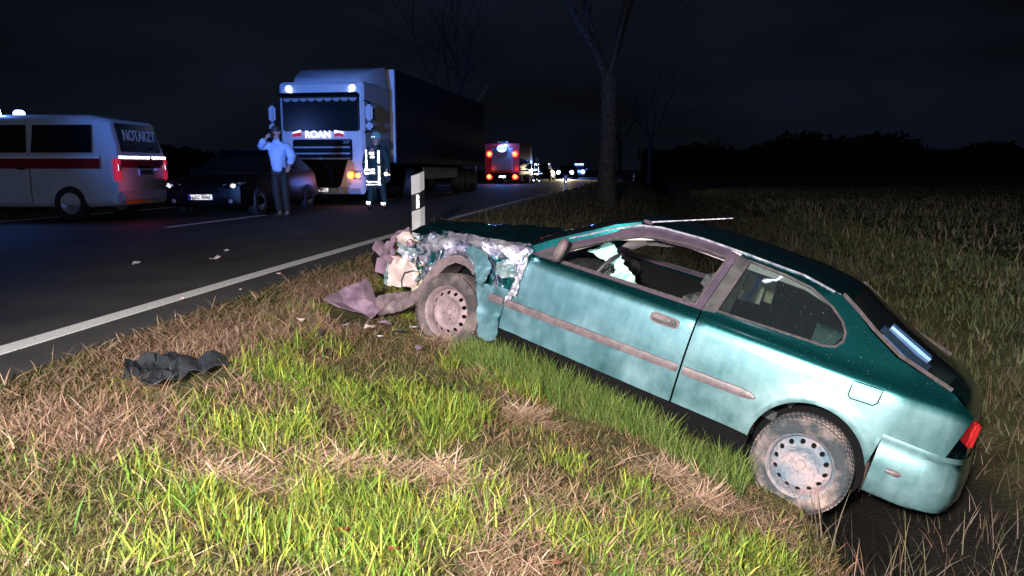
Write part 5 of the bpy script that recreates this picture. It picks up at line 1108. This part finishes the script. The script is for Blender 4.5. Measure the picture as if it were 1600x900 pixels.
def fireman(loc, rz, label, sc, a=.022):
    f = person('firefighter', loc, rz, label, dict(head=(.02, -.02, 1.66), shL=(-.21, 0, 1.44), elL=(-.29, .02, 1.16), wrL=(-.27, -.10, .93), shR=(.21, 0, 1.44), elR=(.29, .03, 1.16), wrR=(.28, -.06, .92), hipL=(-.11, 0, .90), knL=(-.15, -.02, .50), anL=(-.19, 0, .10), hipR=(.11, 0, .90), knR=(.16, -.02, .50), anR=(.21, -.03, .09)), 'turnout', 'turnout', .55, sc)
    b = MB(); b.lathe([(.150, .0), (.138, .03), (.130, .08), (.105, .14), (.05, .175), (0, .18)], (.02, -.01, 1.70), 'z', 20); h = b.build('helmet', 'helmet_green', f, 50); h['label'] = 'pale green fire helmet'
    b = MB(); b.lathe([(.175, -.004), (.175, .004), (.13, .012)], (.02, -.025, 1.70), 'z', 20); b.build('brim', 'helmet_green', h, 40)
    def st(w, hh, x, z, y=-.20, n=(0, -1, 0)): 
        o = retro('reflective_stripe', rect(w, hh * 1.15), face_matrix((x, y - .028, z), n), f, a=a); return o
    st(.045, .44, -.175, 1.17, -.185, (-.35, -1, 0)); st(.14, .06, -.04, 1.35, -.172, (0, -1, .15)); st(.13, .05, -.03, 1.26, -.178); st(.05, .27, .14, 1.26, -.175, (.25, -1, 0)); st(.055, .38, .15, .82, -.19, (.2, -1, 0))
    st(.28, .05, -.10, .955, -.188); st(.28, .05, -.10, .875, -.190); st(.37, .042, 0, .665, -.192); st(.38, .042, .0, .595, -.192)
    st(.13, .075, -.19, .15, -.100); st(.13, .075, .21, .13, -.125); st(.10, .012, .02, 1.745, -.185, (0, -1, .2))
    return f
fireman((pos[0], pos[1], .008), R_(-12), 'firefighter in dark turnout gear with bright reflective stripes beside the lorry cab', 1.02)
tp = Vector((pos[0], pos[1], 0)) + Matrix.Rotation(R_(-12), 3, 'Z') @ Vector((.30, -.12, .88)); tch = empty('hand_lamp', tp)
tag(tch, 'small lit hand lamp held by the firefighter beside the lorry', 'torch')
b = MB(); b.lathe([(0, .10), (.022, .10), (.022, 0), (.040, -.03), (.044, -.06)], (0, 0, 0), 'y', 14); b.build('housing', 'night_black', tch, 40)
bulge('lens', .042, 'lens_white', tch, (0, -.058, 0), (0, -1, 0), .4); bulge('side_light', .018, 'lens_amber', tch, (.075, -.03, -.02), (0, -1, 0), .4)
b = MB(); b.tube([(.02, -.01, 0), (.075, -.01, -.02)], .010, 5); b.build('clip', 'night_black', tch)
d_ = 57.5; fireman(((838 - 800) / FPX * d_, d_, .008), 0, 'distant firefighter with a reflective vest outline walking near the fire engine', 1.0, .05)

# ------------------------------------------------------------------ trees
M('bark', (.016, .016, .018), (.05, .048, .05), 9, .95, bump=1.0, bscale=14); M('twigs', (.04, .034, .03), rough=.9); M('birch_bark', (.45, .45, .45), (.2, .2, .2), 6, .8)
def branch(b, p, d, ln, r, depth, tw, rs):
    n = 5; pts = [p.copy()]; q = p.copy(); dd = d.copy(); rad = [r]
    for i in range(n):
        dd = (dd + Vector((rs.gauss(0, .11), rs.gauss(0, .11), rs.gauss(.03, .08)))).normalized(); q = q + dd * ln / n; pts.append(q.copy()); rad.append(r * (1 - .62 * (i + 1) / n))
    (b if depth < 2 else tw).tube(pts, rad, 8 if depth == 0 else (6 if depth < 2 else (4 if depth == 2 else 3)), False)
    if depth >= 4: return
    for k in range((4, 6, 6, 5)[depth]):
        t = rs.uniform(.35, 1.0); i = min(n - 1, int(t * n)); pp = pts[i].lerp(pts[i + 1], t * n - i)
        a = rs.uniform(0, 6.28); sp = rs.uniform(.5, 1.05); o = dd.orthogonal().normalized(); o = Matrix.Rotation(a, 3, dd) @ o
        branch(b, pp, (dd * math.cos(sp) + o * math.sin(sp) + Vector((0, 0, .15))).normalized(), ln * rs.uniform(.45, .7), rad[i] * rs.uniform(.35, .6), depth + 1, tw, rs)
def tree(x, y, h, r, label, seed, fork=.42, group='roadside avenue trees', bark='bark', maxd=0):
    rs = random.Random(seed); z = float(ground_z(x, y)) - .1; t = empty('avenue_tree', (x, y, z)); tag(t, label, 'tree', group)
    b = MB(); tw = MB(); fz = h * fork
    pts = [Vector((0, 0, 0)), Vector((.02, 0, .35)), Vector((.0, .02, 1.2)), Vector((.05, 0, fz * .6)), Vector((.02, .05, fz))]
    b.tube(pts, [r * 1.75, r * 1.25, r * 1.03, r * .95, r * 1.0], 16)
    for k in range(5):
        a = k * 1.26 + rs.uniform(-.3, .3); sp = rs.uniform(.25, .75) if k else .1
        branch(b, Vector((0, .03, fz - .3)), Vector((math.cos(a) * math.sin(sp), math.sin(a) * math.sin(sp), math.cos(sp))), h * rs.uniform(.38, .52), r * rs.uniform(.42, .62), 1 + maxd, tw, rs)
    b.build('trunk', bark, t, 50); c = tw.build('crown', 'twigs', t)
    return t
d_ = CAMV + ray(947, 310) * 28.0; tree(float(d_[0]), float(d_[1]), 15.5, .30, 'tall bare tree with thick grey trunk on the verge past the wreck', 5, .31)
for k, (px, dep, h, r, lab) in enumerate(((716, 62, 17, .30, 'bare tree rising behind the lorry trailer'), (742, 50, 9, .09, 'slim pale-trunked tree just left of the fire engine'), (1015, 95, 15, .28, 'bare tree on the bend behind the tall trunk'), (968, 130, 15, .28, 'far bare tree where the road vanishes'))):
    p = CAMV + ray(px, 264) * dep; tree(float(p[0]), float(p[1]), h, r, lab, 30 + k, .35 if r > .1 else .6, bark='birch_bark' if r < .1 else 'bark', maxd=1 if dep > 45 else 0)
# far woods closing the fields: one mass
def woods(name, label, line, hfun, seed):
    rs = np.random.default_rng(seed); n = 15000; t = rs.random(n); X = np.interp(t, [0, 1], [line[0][0], line[1][0]]); Y = np.interp(t, [0, 1], [line[0][1], line[1][1]]) + rs.uniform(0, 14, n)
    Hh = hfun(X) ; Z = rs.random(n) ** .8 * Hh - .6; s = rs.uniform(.5, 1.3, n)
    a = rs.normal(0, 1, (n, 3, 3)); a /= np.linalg.norm(a, axis=2, keepdims=True)
    V = np.stack([X, Y, Z], -1)[:, None, :] + a * s[:, None, None]
    o = quadgrid_fast(name, V.reshape(-1, 3), np.arange(n * 3).reshape(-1, 3), 'twigs', False); tag(o, label, 'woods', kind='stuff')
    b = MB(); secs = []
    for x in np.linspace(line[0][0], line[1][0], 40):
        yy = np.interp(x, [line[0][0], line[1][0]], [line[0][1], line[1][1]]) + 7; hh = float(hfun(np.array([x]))[0]); secs.append([(x, yy - 5, -1), (x, yy - 3, hh * .8), (x, yy + 3, hh * .86), (x, yy + 5, -1)])
    b.loft(secs); q = b.build('understorey', 'twigs', o)
woods('distant_woods', 'dark line of woods beyond the field', ((30, 170), (230, 150)), lambda X: 7.4 + 1.6 * np.sin(X * .11) + 1.2 * np.sin(X * .31 + 1), 3)
woods('distant_hedge', 'low dark hedge beyond the far side of the road', ((-150, 110), (-10, 125)), lambda X: 4.0 + .5 * np.sin(X * .2) + .4 * np.sin(X * .53), 4)
